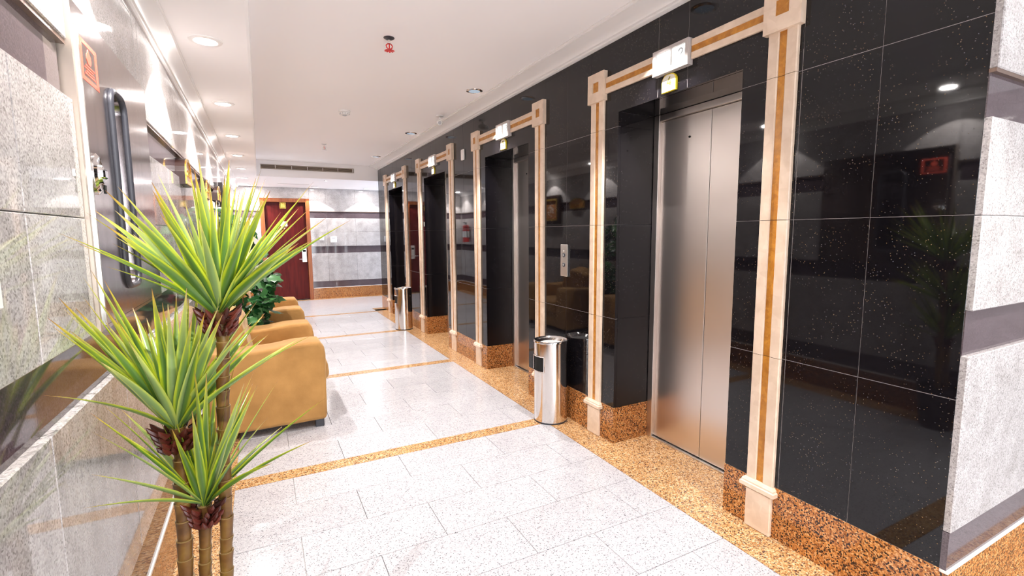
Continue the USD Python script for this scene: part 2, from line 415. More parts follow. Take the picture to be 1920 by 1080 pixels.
# ---- black granite wall with the lift openings
wr = thing('wall_right', 'polished black speckled granite wall with four lift openings and an orange granite skirting', 'wall', kind='structure')
T = 0.02
ZR = [0.24, 0.834, 1.438, 2.04, 2.60]
edges = [EY + T] + [c for cc in CENTRES for c in (cc - 0.71, cc + 0.71)] + [9.2]
part('wall_core', bx(RX + T, 2.62, EY + T, CENTRES[0] - HALF - T, 0, TRAY), dark_core, wr)
for a, b in zip(CENTRES[:-1], CENTRES[1:]):
    part('wall_core', bx(RX + T, 2.62, a + HALF + T, b - HALF - T, 0, TRAY), dark_core, wr)
part('wall_core', bx(RX + T, 2.62, CENTRES[-1] + HALF + T, 9.2, 0, TRAY), dark_core, wr)
part('wall_core', bx(2.62, 4.6, EY + 0.05, 9.2, 0, TRAY), dark_core, wr)


def slab(y0, y1, z0, z1):
    part('black_granite_slab', chamfer(RX, RX + T, y0 + G, y1 - G, z0 + G, z1 - G, 0.0008), black_granite, wr, smooth=False)


JF = lambda ya, yb, za, zb: part('joint_filler', bx(RX + 0.0009, RX + T, ya, yb, za, zb), joint_grey, wr, smooth=False)
cols = [(EY + T, 0.985), (0.985, edges[1])]
for i in range(3):
    a, b = CENTRES[i] + 0.71, CENTRES[i + 1] - 0.71
    cols += [(a, (a + b) / 2), ((a + b) / 2, b)]
a = CENTRES[3] + 0.71
cols += [(a, 8.955), (8.955, 9.2)]
for ya, yb in cols:
    JF(ya + 0.003, yb - 0.0, 0.2, 2.6)
    for za, zb in zip(ZR[:-1], ZR[1:]):
        slab(ya, yb, za, zb)
    part('skirting_slab', bx(RX - 0.004, RX + T, ya + G / 2, yb - G / 2, 0.0, 0.24), orange_granite, wr, smooth=False)
for c in CENTRES:
    for s in (-1, 1):
        lo, hi = sorted((c + s * HALF, c + s * 0.71))
        for za, zb in zip(ZR[:-2], ZR[1:-1]):
            slab(lo, hi, za, zb)
        part('skirting_slab', bx(RX - 0.004, RX + T, lo + G / 2, hi - G / 2, 0.0, 0.24), orange_granite, wr, smooth=False)
        inner = c + s * 0.105
        pts = [(c + s * 0.71, 2.04), (c + s * HALF, 2.04), (c + s * HALF, HEAD), (inner, HEAD), (inner, 2.6), (c + s * 0.71, 2.6)]
        poly = Polygon(pts).buffer(-G, join_style=2)
        part('black_granite_slab', prism(poly, 'x', RX, RX + T), black_granite, wr, smooth=False)
        # reveal
        ylo, yhi = sorted((c + s * HALF, c + s * (HALF + T)))
        for za, zb in zip(ZR[:3] + [2.04], ZR[1:4] + [HEAD]):
            part('reveal_slab', bx(RX + T, 2.30, ylo, yhi, za + G, zb - G), black_granite, wr, smooth=False)
        part('skirting_slab', bx(RX + T, 2.30, *sorted((c + s * (HALF - 0.003), c + s * (HALF + T))), 0.0, 0.24), orange_granite, wr, smooth=False)
    slab(c - 0.105, c + 0.105, HEAD, 2.6)
    JF(c - 0.70, c + 0.70, HEAD + 0.004, 2.6)
    JF(c - 0.71, c - HALF - 0.003, 0.2, HEAD)
    JF(c + HALF + 0.003, c + 0.71, 0.2, HEAD)
    part('head_slab', bx(RX + T, 2.34, c - HALF, c + HALF, HEAD, HEAD + 0.02), black_granite, wr, smooth=False)
    part('wall_core', bx(RX + T, 2.62, c - HALF - T, c + HALF + T, HEAD + 0.02, TRAY), dark_core, wr)
    part('shaft_back', bx(2.44, 2.62, c - HALF - T, c + HALF + T, 0.0, HEAD + 0.02), black_void, wr)

# ---- grey stone walls with dark bands
ZBANDS = [(0.24, 0.375), (0.985, 1.132), (1.735, 1.877)]
ZSLABS = [(0.375, 0.985), (1.132, 1.436), (1.436, 1.735), (1.877, 2.36)]


def cut(spans, z0, z1, holes):
    out = []
    for a, b in spans:
        segs = [(a, b, z0, z1)]
        for ha, hb, hz0, hz1 in holes:
            nxt = []
            for (p, q, e, f) in segs:
                if hb <= p or ha >= q or hz1 <= e + 1e-6 or hz0 >= f - 1e-6:
                    nxt.append((p, q, e, f)); continue
                if p < ha: nxt.append((p, ha, e, f))
                if hb < q: nxt.append((hb, q, e, f))
                m0, m1 = max(p, ha), min(q, hb)
                if hz1 < f: nxt.append((m0, m1, hz1, f))
                if hz0 > e: nxt.append((m0, m1, e, hz0))
            segs = nxt
        out += [s for s in segs if s[1] - s[0] > 0.004 and s[3] - s[2] > 0.004]
    return out


CAB_REF = [None]


def stone_wall(parent, joints, place, holes=()):
    """place(s0, s1, d0, d1, z0, z1): a box along the wall, d = depth behind the face (negative: proud of it)."""
    spans = list(zip(joints[:-1], joints[1:]))
    for z0, z1 in ZSLABS:
        for a, b, e, f in cut(spans, z0, z1, holes):
            part('stone_slab', chamfer(*place(a + G / 2, b - G / 2, 0.0, 0.024, e + G / 2, f - G / 2), 0.003), wall_stone, parent, smooth=False)
    for z0, z1 in ZBANDS:
        for a, b, e, f in cut(spans, z0, z1, [(p - 0.014, q, m, n) for p, q, m, n in holes] if holes and holes[0] is CAB_REF[0] else holes):
            part('dark_band_slab', bx(*place(a + G / 3, b - G / 3, 0.003 if z0 < 0.5 else 0.018, 0.03, e, f)), band_stone, parent, smooth=False)
    wide = [(joints[0], joints[-1])]
    for a, b, e, f in cut(spans, 0.0, 0.228, holes):
        part('skirting_slab', bx(*place(a + G / 3, b - G / 3, -0.002, 0.024, e, f)), orange_granite, parent, smooth=False)
    for a, b, e, f in cut(wide, 0.228, 0.240, holes):
        part('skirting_cap', chamfer(*place(a, b, -0.003, 0.024, e, f), 0.001), white_strip, parent, smooth=False)
    for a, b, e, f in cut(wide, 1.866, 1.8775, holes):
        part('band_trim', bx(*place(a, b, 0.004, 0.024, e, f)), bronze_strip, parent, smooth=False)


CAB = (1.636, 2.552, 1.132, 1.992)        # fire hose cabinet in the left wall
CAB_REF[0] = CAB
wl = thing('wall_left', 'speckled grey stone wall with dark polished bands, on the left of the corridor', 'wall', kind='structure')
part('wall_core', bx(-0.62, LX - 0.03, -4.2, 11.4, 0, TRAY), dark_core, wl)
jl = [0.07 + 0.6 * k for k in range(-1, 19)]
jl = [-4.0] + [j for j in jl if j < FY - 0.2] + [FY]
stone_wall(wl, jl, lambda a, b, d0, d1, z0, z1: (LX - d1, LX - d0, a, b, z0, z1), [CAB])

wb = thing('wall_back', 'pale grey stone wall with dark bands around the red door at the far end', 'wall', kind='structure')
DOORX = (0.036, 0.966, 0.0, 2.135)
part('wall_core', bx(-0.62, DOORX[0], FY + 0.03, 11.4, 0, TRAY), dark_core, wb)
part('wall_core', bx(DOORX[1], 4.7, FY + 0.03, 11.4, 0, TRAY), dark_core, wb)
part('wall_core', bx(DOORX[0], DOORX[1], FY + 0.03, 11.4, DOORX[3], TRAY), dark_core, wb)
part('wall_core', bx(DOORX[0], DOORX[1], FY + 0.12, 11.4, 0, DOORX[3]), dark_core, wb)
stone_wall(wb, [LX, DOORX[0], DOORX[1], 1.30, 1.90, 2.50, 3.10, 3.70, 4.5], lambda a, b, d0, d1, z0, z1: (a, b, FY + d0, FY + d1, z0, z1), [DOORX])

wt = thing('wall_return', 'pale grey stone wall with dark bands, around the corner at the right', 'wall', kind='structure')
stone_wall(wt, [RX, 2.60, 3.20, 3.80, 4.40, 5.0, 6.0], lambda a, b, d0, d1, z0, z1: (a, b, EY + d0, EY + d1, z0, z1))
part('stone_slab', chamfer(RX, 6.0, EY, EY + 0.024, 2.36, TRAY, 0.003), wall_stone, wt, smooth=False)
part('wall_core', bx(RX + 0.03, 6.2, EY + 0.026, EY + 0.05, 0, TRAY), dark_core, wt)

# ---- out of the picture: the lobby behind the camera with its window, and the window at the far right
we = thing('wall_entrance', 'plain grey stone wall behind the camera, around the lobby window', 'wall', kind='structure')
WX0, WX1, WZ0, WZ1 = -0.1, 5.7, 0.15, 2.3
for b in (bx(-0.62, WX0, -4.2, -4.0, 0, TRAY), bx(WX1, 6.2, -4.2, -4.0, 0, TRAY), bx(WX0, WX1, -4.2, -4.0, 0, WZ0), bx(WX0, WX1, -4.2, -4.0, WZ1, TRAY)):
    part('wall_panel', b, wall_stone, we, smooth=False)
ws = thing('wall_lobby', 'plain grey stone wall at the right end of the lobby behind the camera', 'wall', kind='structure')
part('wall_panel', bx(6.0, 6.2, -4.2, EY + 0.05, 0, TRAY), wall_stone, ws, smooth=False)
wf = thing('wall_far_side', 'grey stone wall at the right of the far hall, around its window', 'wall', kind='structure')
FZ0, FZ1, FY0, FY1 = 0.2, 2.25, 9.4, 11.0
for b in (bx(4.5, 4.7, 9.0, FY0, 0, TRAY), bx(4.5, 4.7, FY1, 11.4, 0, TRAY), bx(4.5, 4.7, FY0, FY1, 0, FZ0), bx(4.5, 4.7, FY0, FY1, FZ1, TRAY)):
    part('wall_panel', b, wall_stone, wf, smooth=False)


def window(name, label, place, s0, s1, z0, z1, n):
    t = thing(name, label, 'window', kind='structure')
    w = 0.05
    part('window_frame', cat(bx(*place(s0, s1, z0, z0 + w)), bx(*place(s0, s1, z1 - w, z1)), bx(*place(s0, s0 + w, z0 + w, z1 - w)), bx(*place(s1 - w, s1, z0 + w, z1 - w))), aluminium, t, smooth=False)
    for k in range(n):
        a, b = s0 + w + (s1 - s0 - 2 * w) * k / n, s0 + w + (s1 - s0 - 2 * w) * (k + 1) / n
        if k:
            part('mullion', bx(*place(a - 0.02, a + 0.02, z0 + w, z1 - w)), aluminium, t, smooth=False)
        q = list(place(a + (0.02 if k else 0), b - (0.02 if k < n - 1 else 0), z0 + w, z1 - w))
        part('pane', bx(*q), pane_glass, t, smooth=False)
    return t


window('window_1', 'wide lobby window behind the camera', lambda a, b, z0, z1: (a, b, -4.12, -4.10, z0, z1), WX0, WX1, WZ0, WZ1, 5)
window('window_2', 'window at the right end of the far hall', lambda a, b, z0, z1: (4.60, 4.62, a, b, z0, z1), FY0, FY1, FZ0, FZ1, 2)

for nm, w_, h_, x_, z_, at in (('lobby_daylight', WX1 - WX0, WZ1 - WZ0, (1, 0, 0), (0, -1, 0), ((WX0 + WX1) / 2, -4.16, (WZ0 + WZ1) / 2)),
                               ('far_daylight', FY1 - FY0, FZ1 - FZ0, (0, 1, 0), (1, 0, 0), (4.66, (FY0 + FY1) / 2, (FZ0 + FZ1) / 2))):
    l = UsdLux.RectLight.Define(stage, W + nm)             # the bright sky seen in the window, just outside its panes
    l.CreateWidthAttr(w_); l.CreateHeightAttr(h_)
    l.CreateIntensityAttr(DAY1 if nm == 'lobby_daylight' else DAY2)
    l.CreateColorAttr(Gf.Vec3f(*(DAYCOL1 if nm == 'lobby_daylight' else DAYCOL2)))
    y_ = np.cross(z_, x_)
    l.AddTransformOp().Set(Gf.Matrix4d(*map(float, x_), 0, *map(float, y_), 0, *map(float, z_), 0, *at, 1))

# ------------------------------------------------------------------ lift doors
def lift_door(c):
    t = thing('door_1', None, 'lift door', (2.32, c, 0), kind='structure')
    X = 2.30
    for s in (-1, 1):
        lo, hi = sorted((c + s * (HALF - 0.003), c + s * (HALF - 0.048)))
        part('jamb', chamfer(X - 0.012, 2.36, lo, hi, 0.0, 2.124, 0.002), door_steel, t, smooth=False)
        a, b = sorted((c + s * 0.0015, c + s * (HALF - 0.047)))
        part('door_panel', chamfer(X + 0.014, 2.345, a, b, 0.012, 2.083, 0.0025), door_steel, t, smooth=False)
    part('header', chamfer(X - 0.008, 2.36, c - HALF + 0.049, c + HALF - 0.049, 2.085, 2.124, 0.002), door_steel, t, smooth=False)
    part('sill', cat(bx(2.291, 2.309, c - HALF + 0.049, c + HALF - 0.049, 0.0, 0.007), bx(2.35, 2.40, c - HALF + 0.049, c + HALF - 0.049, 0.0, 0.007)), aluminium, t, smooth=False)
    part('key_hole', cyl((X + 0.008, c + 0.155, 1.955), (X + 0.02, c + 0.155, 1.955), 0.006, 12), black_void, t)
    return t


ORD = ['nearest to the camera', 'second from the camera', 'third from the camera', 'farthest from the camera']
first = lift_door(CENTRES[0])
keys(stage.GetPrimAtPath(first), 'brushed steel two-panel lift door, the one nearest to the camera, under number plate 4')
for k in (1, 2, 3):
    p_ = W + 'door_%d' % (k + 1)
    x = UsdGeom.Xform.Define(stage, p_)
    x.AddTranslateOp().Set(Gf.Vec3d(2.32, CENTRES[k], 0))
    x.GetPrim().GetReferences().AddInternalReference(first)
    x.GetPrim().SetInstanceable(True)
    keys(x.GetPrim(), 'brushed steel two-panel lift door, %s along the black wall' % ORD[k], 'lift door', None, 'structure')


# ------------------------------------------------------------------ marble surrounds
def surround(c):
    t = thing('lift_surround', 'cream marble lift surround with amber inlay, the large one nearest to the camera', 'lift surround', (RX, c, 0), group='marble lift surrounds')
    P0, P1, D = 0.562, 0.694, 0.017            # pilaster from, to (from the centre line), how far it stands out
    aw = 0.0165
    for s in (-1, 1):
        mid = c + s * (P0 + P1) / 2
        hw = (P1 - P0) / 2
        U = [(RX, mid - hw), (RX, mid + hw), (RX - D + 0.005, mid + hw), (RX - D, mid + hw - 0.004), (RX - D, mid + aw + 0.004), (RX - D + 0.004, mid + aw), (RX - 0.006, mid + aw),
             (RX - 0.006, mid - aw), (RX - D + 0.004, mid - aw), (RX - D, mid - aw - 0.004), (RX - D, mid - hw + 0.004), (RX - D + 0.005, mid - hw)]
        for za, zb in ((0.235, 0.834), (0.834, 1.438), (1.438, 2.04), (2.04, 2.225)):
            q = part('pilaster', prism(Polygon(U), 'z', za + 0.001, zb - 0.001), cream_marble, t, smooth=False)
            part('amber_inlay', bx(RX - 0.010, RX - 0.0055, mid - aw + 0.0005, mid + aw - 0.0005, za + 0.001, zb - 0.001), amber_onyx, q, label='amber stone inlay', smooth=False)
        # plinth with a moulded cap
        pl = part('plinth', chamfer(RX - 0.020, RX, mid - 0.064, mid + 0.064, 0.0, 0.190, 0.004), cream_marble, t, smooth=False)
        prof = [(0.064, 0.188), (0.074, 0.193), (0.086, 0.200), (0.086, 0.218), (0.079, 0.222), (0.079, 0.229), (0.070, 0.240)]
        lv = []
        for w_, z_ in prof:
            d_ = 0.020 + (w_ - 0.064) * 0.75
            lv.append([(RX - d_, mid - w_, z_), (RX - d_, mid + w_, z_), (RX, mid + w_, z_), (RX, mid - w_, z_)])
        V = np.array(lv).reshape(-1, 3)
        F = []
        n = len(prof)
        for i in range(n - 1):
            for q_ in range(4):
                a_, b_ = i * 4 + q_, i * 4 + (q_ + 1) % 4
                F += [(a_, b_, b_ + 4), (a_, b_ + 4, a_ + 4)]
        F += [(0, 2, 1), (0, 3, 2), (4 * n - 4, 4 * n - 3, 4 * n - 2), (4 * n - 4, 4 * n - 2, 4 * n - 1)]
        cap = trimesh.Trimesh(V, np.array(F), process=False)
        cap.fix_normals()
        part('plinth_cap', cap, cream_marble, pl, smooth=False)
        # corner block with a square recess holding the amber square
        B = sbox(mid - 0.083, 2.222, mid + 0.083, 2.402).difference(sbox(mid - 0.030, 2.284, mid + 0.030, 2.346))
        cb = part('corner_block', prism(B, 'x', RX - 0.031, RX), cream_marble, t, smooth=False)
        part('amber_inlay', bx(RX - 0.025, RX - 0.004, mid - 0.030, mid + 0.030, 2.284, 2.346), amber_onyx, cb, label='square amber inlay', smooth=False)
        # lintel from the block to the lamp box
        lo, hi = sorted((c + s * 0.545, c - 0.012 + s * 0.125))
        for za, zb in ((2.258, 2.291), (2.321, 2.354)):
            part('lintel_strip', chamfer(RX - D, RX, lo, hi, za, zb, 0.003), cream_marble, t, smooth=False)
        part('amber_inlay', bx(RX - 0.012, RX, lo, hi, 2.291, 2.321), amber_onyx, t, label='amber stone inlay', smooth=False)
    return t


s0 = surround(CENTRES[0])
for k in (1, 2, 3):
    copy_of(s0, (0, CENTRES[k] - CENTRES[0], 0), 'cream marble lift surround with amber inlay, %s along the black wall' % ORD[k])


# ------------------------------------------------------------------ floor indicators over the lifts
def indicator(c):
    t = thing('floor_indicator', 'white glowing two-window lift floor indicator, the one nearest to the camera', 'floor indicator', (RX, c, 2.23), group='glowing floor indicators over the lifts')
    c = c - 0.012
    y0, y1, z0, z1 = c - 0.124, c + 0.124, 2.233, 2.362
    fr = sbox(y0, z0, y1, z1)
    wins = [(c - 0.104, c - 0.007), (c + 0.007, c + 0.104)]
    for a, b in wins:
        fr = fr.difference(sbox(a, z0 + 0.026, b, z1 - 0.018))
    part('housing', prism(fr, 'x', RX - 0.036, RX), white_metal, t, smooth=False)
    for i, (a, b) in enumerate(wins):
        g = part('glowing_window', bx(RX - 0.024, RX - 0.006, a, b, z0 + 0.026, z1 - 0.018), glow_panel, t, label='glowing white window', smooth=False)
        d = text_on('12'[1 - i], 0.05, (RX - 0.0242, b - 0.036, z0 + 0.048), (0, -1, 0), (0, 0, 1), 0.001, False)
        part('digit', d, digit_grey, g)
        part('lower_lip', bx(RX - 0.034, RX - 0.02, a, b, z0 + 0.020, z0 + 0.026), polished_steel, t, smooth=False)
    return t


i0 = indicator(CENTRES[0])
for k in (1, 2, 3):
    copy_of(i0, (0, CENTRES[k] - CENTRES[0], 0), 'white glowing two-window lift floor indicator, %s along the black wall' % ORD[k])
# ------------------------------------------------------------------ number plates
for k, (c, n) in enumerate(zip(CENTRES, '4321')):
    t = thing('number_plate', 'arched white and gold lift number plate, %s' % (['reading 4, nearest to the camera', 'second from the camera', 'third from the camera', 'farthest from the camera'][k]), 'number plate', (RX, c, 2.14), group='arched lift number plates')
    c = c + 0.012
    w, z0, z1 = 0.052, 2.138, 2.230

    def arch(w, z0, z1):
        r = w * 0.75
        pts = [(c - w, z0), (c + w, z0)]
        for a in np.linspace(0, np.pi / 2, 7):
            pts.append((c + w - r + r * math.cos(a), z1 - r + r * math.sin(a)))
        for a in np.linspace(np.pi / 2, np.pi, 7):
            pts.append((c - w + r + r * math.cos(a), z1 - r + r * math.sin(a)))
        return Polygon(pts)
    part('plate', prism(arch(w, z0, z1), 'x', RX - 0.012, RX), sign_yellow, t)
    part('face', prism(arch(w - 0.005, z0 + 0.003, z1 - 0.005), 'x', RX - 0.0135, RX - 0.011), sign_white, t)
    part('digit', text_on(n, 0.042, (RX - 0.0136, c + 0.016, 2.170), (0, -1, 0), (0, 0, 1)), sign_olive, t)

# ------------------------------------------------------------------ call panel and other plates on the black wall
yc = (CENTRES[0] + CENTRES[1]) / 2 + 0.012
t = thing('call_panel', 'brushed steel lift call panel with two round buttons on the black wall', 'call panel', (RX, yc, 1.07))
part('plate', chamfer(RX - 0.014, RX, yc - 0.046, yc + 0.046, 1.068, 1.304, 0.003), aluminium, t, smooth=False)
for z in (1.226, 1.154):
    part('button', lathe([(0, 0.004), (0.014, 0.004), (0.017, 0.0), (0, 0)], (0, 0, 0), 24).apply_transform(trimesh.transformations.rotation_matrix(-np.pi / 2, [0, 1, 0])).apply_translation((RX - 0.0145, yc, z)), black_rubber, t)
    part('arrow', cat(bx(RX - 0.0195, RX - 0.018, yc - 0.0025, yc + 0.0025, z - 0.008, z + 0.008), bx(RX - 0.0195, RX - 0.018, yc - 0.008, yc + 0.008, z - 0.0025, z + 0.0025)), white_plastic, t, smooth=False)
part('mark', text_on('S', 0.012, (RX - 0.0145, yc + 0.005, 1.25), (0, -1, 0), (0, 0, 1)), white_plastic, t)

yc = 4.965
t = thing('wall_plate', 'small white rectangular plate high on the black wall between two lifts', 'wall plate', (RX, yc, 2.18))
part('plate', chamfer(RX - 0.018, RX, yc - 0.036, yc + 0.036, 2.175, 2.288, 0.004), white_plastic, t, smooth=False)
part('cover', chamfer(RX - 0.022, RX - 0.016, yc - 0.028, yc + 0.028, 2.186, 2.277, 0.002), white_paint, t, smooth=False)


# ------------------------------------------------------------------ ashtray bins
def bin_(cx, cy):
    t = thing('ashtray_bin', 'polished steel cylinder ashtray bin on the orange border, nearer to the camera', 'bin', (cx, cy, 0), group='ashtray bins between the lifts')
    r, h = 0.124, 0.605
    shell = manifold3d.Manifold.cylinder(h - 0.012, r, r, 64).translate((0, 0, 0.012)) - manifold3d.Manifold.cylinder(h, r - 0.003, r - 0.003, 64).translate((0, 0, 0.02))
    hole = rbox(-0.2, -0.02, -0.066, 0.066, 0.388, 0.500, 0.012, 12)
    shell = (shell - hole).translate((cx, cy, 0))
    part('body', shell, polished_steel, t, smooth=40)
    part('liner', lathe([(0, 0.03), (r - 0.006, 0.03), (r - 0.006, 0.56), (r - 0.008, 0.56), (r - 0.008, 0.032), (0, 0.032)], (cx, cy, 0), 40), black_void, t)
    ring = []
    for a in np.linspace(-0.60, 0.60, 13):
        ring.append((cx - (r + 0.001) * math.cos(a), cy + (r + 0.001) * math.sin(a)))
    loop = [(x, y, 0.388) for x, y in ring] + [(ring[-1][0], ring[-1][1], 0.444)] + [(x, y, 0.500) for x, y in ring[::-1]] + [(ring[0][0], ring[0][1], 0.444)]
    part('opening_rim', tube(loop, 0.0045, 8, closed=True), polished_steel, t)
    part('rim', lathe([(r - 0.012, h - 0.004), (r - 0.004, h + 0.006), (r + 0.004, h + 0.004), (r + 0.005, h - 0.006), (r - 0.001, h - 0.012), (r - 0.012, h - 0.012), (r - 0.012, h - 0.004)], (cx, cy, 0), 48), chrome, t)
    part('ash_tray', lathe([(0, h - 0.028), (r - 0.05, h - 0.028), (r - 0.012, h - 0.006), (r - 0.012, h - 0.03), (0, h - 0.034), (0, h - 0.028)], (cx, cy, 0), 48), chrome, t)
    part('sand', lathe([(0, h - 0.014), (r * 0.45, h - 0.016), (r - 0.03, h - 0.022), (r - 0.03, h - 0.026), (0, h - 0.026), (0, h - 0.014)], (cx, cy, 0), 32), sand_grey, t, label='pale grey sand in the tray')
    part('base_ring', lathe([(0, 0), (r - 0.002, 0), (r + 0.001, 0.004), (r + 0.001, 0.012), (0, 0.014), (0, 0)], (cx, cy, 0), 48), black_rubber, t)
    return t


b0 = bin_(1.862, 2.970)
copy_of(b0, (1.812 - 1.862, 6.945 - 2.970, 0), 'polished steel cylinder ashtray bin on the orange border, farther from the camera')


# ------------------------------------------------------------------ armchairs
def soften(m, amp, seed, dip=None, step=0.04):
    m = m.refine_to_length(step) if hasattr(m, 'refine_to_length') else m
    v, f = mverts(m)
    tm = trimesh.Trimesh(v, f, process=False)
    p = np.array(tm.vertices)
    nrm = np.array(tm.vertex_normals)
    k = meshkit.fbm(p * 7.0, 3, seed) - 0.5
    p = p + nrm * (k * amp)[:, None]
    if dip:
        p = dip(p)
    tm.vertices = p
    return tm


def armchair(y0):
    t = thing('armchair', 'ochre fabric armchair nearest to the camera, behind the tall artificial palm', 'armchair', (0.0, y0 + 0.54, 0), group='ochre armchairs along the left wall')
    xb, xf, aw, H = -0.365, 0.372, 0.245, 0.632

    def arm(ya, yb, seed):
        r = 0.028
        ms = []
        prof = [(xb + r, 0.052 + r), (xf - r - 0.008, 0.052 + r), (xf - r, H - 0.11), (xf - r - 0.006, H - 0.06), (xf - 0.052, H - r - 0.003), (xf - 0.10, H - r), (xb + r, H - r - 0.008)]
        for x, z in prof:
            for y in (ya + r, yb - r):
                ms.append(manifold3d.Manifold.sphere(r, 16).translate((x, y, z)))
        m = manifold3d.Manifold.batch_hull(ms)

        def dip(p):
            u = np.clip((p[:, 0] - xb) / (xf - xb), 0, 1)
            top = np.clip((p[:, 2] - 0.35) / 0.28, 0, 1)
            p[:, 2] -= top * 0.022 * np.sin(np.clip(u / 0.72, 0, 1) * np.pi) ** 1.0
            return p
        return soften(m, 0.012, seed, dip)
    for i, (ya, yb) in enumerate(((y0, y0 + aw), (y0 + 1.08 - aw, y0 + 1.08))):
        a = part('arm', arm(ya, yb, 3 + i), sofa_fabric, t, smooth=50)
        for ys in (ya + 0.012, yb - 0.012):
            line = [(xb + 0.03, ys, H - 0.030), (0.0, ys, H - 0.040), (xf - 0.12, ys, H - 0.016), (xf - 0.045, ys, H - 0.026), (xf - 0.012, ys, H - 0.08), (xf - 0.014, ys, 0.10)]
            part('welt', tube(line, 0.0045, 6), sofa_fabric, a)
    ya, yb = y0 + aw, y0 + 1.08 - aw
    part('base', soften(rbox(xb + 0.02, xf - 0.02, ya - 0.005, yb + 0.005, 0.055, 0.27, 0.02), 0.008, 8), sofa_fabric, t, smooth=50)
    part('seat_cushion', soften(rbox(-0.13, xf + 0.045, ya + 0.004, yb - 0.004, 0.262, 0.44, 0.06), 0.02, 9), sofa_fabric, t, smooth=50)
    back = []
    for k in range(7):
        f = k / 6.0
        yy = ya + 0.05 + (yb - ya - 0.10) * f
        zz = 0.775 + 0.05 * math.sin(f * math.pi)
        back += [manifold3d.Manifold.sphere(0.05, 16).translate((-0.30, yy, zz)), manifold3d.Manifold.sphere(0.05, 16).translate((-0.19, yy, zz - 0.03)),
                 manifold3d.Manifold.sphere(0.05, 16).translate((-0.30, yy, 0.30)), manifold3d.Manifold.sphere(0.05, 16).translate((-0.14, yy, 0.44))]
    part('backrest', soften(manifold3d.Manifold.batch_hull(back), 0.016, 10), sofa_fabric, t, smooth=50)
    for x in (xb + 0.05, xf - 0.06):
        for y in (y0 + 0.05, y0 + 1.03):
            part('foot', chamfer(x - 0.03, x + 0.03, y - 0.03, y + 0.03, 0.0, 0.07, 0.004), black_rubber, t, label='black block foot', smooth=False)
    return t


a0 = armchair(3.625)
copy_of(a0, (0, 1.80, 0), 'ochre fabric armchair farther from the camera, beyond the green leafy plant')

# ------------------------------------------------------------------ artificial palm in the foreground
# leaf tips, measured round each crown (metres)
T1 = [(-0.253, 1.27, 1.49), (-0.375, 1.61, 1.457), (-0.261, 1.27, 1.441), (-0.379, 1.73, 1.434), (-0.277, 1.27, 1.41), (-0.376, 1.75, 1.397), (-0.197, 1.277, 1.503), (-0.262, 1.81, 1.574), (-0.195, 1.27, 1.484), (-0.181, 1.81, 1.583), (-0.118, 1.27, 1.532), (-0.178, 1.81, 1.569), (-0.117, 1.27, 1.427), (-0.115, 1.81, 1.499), (-0.052, 1.27, 1.501), (-0.055, 1.81, 1.558), (-0.025, 1.27, 1.493), (0.028, 1.794, 1.572), (0.028, 1.27, 1.492), (0.127, 1.81, 1.51), (0.048, 1.27, 1.443), (0.123, 1.81, 1.478), (0.111, 1.27, 1.452), (0.156, 1.81, 1.424), (0.106, 1.27, 1.398), (0.039, 1.81, 1.422), (0.082, 1.27, 1.369), (0.164, 1.81, 1.372), (0.064, 1.27, 1.414), (-0.228, 1.81, 1.408), (-0.015, 1.27, 1.439), (-0.335, 1.81, 1.393), (-0.186, 1.27, 1.437), (-0.01, 1.81, 1.39), (-0.091, 1.27, 1.485), (0.05, 1.81, 1.336)]
T2 = [(-0.378, 1.247, 1.231), (-0.375, 1.244, 1.218), (-0.383, 1.333, 1.261), (-0.378, 1.326, 1.243), (-0.343, 1.279, 1.243), (-0.375, 1.452, 1.251), (-0.298, 1.284, 1.242), (-0.352, 1.804, 1.174), (-0.219, 1.311, 1.274), (-0.322, 1.81, 1.139), (-0.186, 1.27, 1.241), (-0.242, 1.81, 1.207), (-0.155, 1.316, 1.27), (-0.179, 1.795, 1.225), (-0.12, 1.27, 1.216), (-0.143, 1.797, 1.186), (-0.086, 1.27, 1.209), (-0.083, 1.804, 1.162), (-0.015, 1.315, 1.229), (0.001, 1.79, 1.13), (-0.013, 1.27, 1.158), (-0.034, 1.81, 1.049), (-0.027, 1.27, 1.188), (-0.379, 1.19, 1.092), (-0.311, 1.27, 1.129), (-0.376, 1.35, 1.187), (-0.276, 1.271, 1.214), (-0.29, 1.81, 1.113), (-0.145, 1.27, 1.202), (-0.109, 1.81, 1.042), (-0.261, 1.27, 1.167)]
T3 = [(-0.375, 1.42, 0.979), (-0.384, 1.718, 0.89), (-0.35, 1.323, 0.964), (-0.378, 1.638, 0.851), (-0.135, 1.369, 1.054), (-0.151, 1.754, 0.927), (-0.055, 1.328, 1.026), (-0.047, 1.716, 0.917), (-0.027, 1.363, 1.008), (0.026, 1.678, 0.927), (-0.008, 1.276, 0.949), (0.032, 1.768, 0.74), (-0.005, 1.27, 0.834), (-0.38, 1.402, 0.837), (-0.159, 1.27, 0.995), (-0.134, 1.766, 0.843), (-0.059, 1.273, 0.989), (-0.254, 1.788, 0.805)]
PX, PY = -0.165, 1.545
palm = thing('artificial_palm', 'tall artificial palm with three ringed brown stems and spiky yellow-edged leaves, in the foreground', 'palm', (PX, PY, 0))


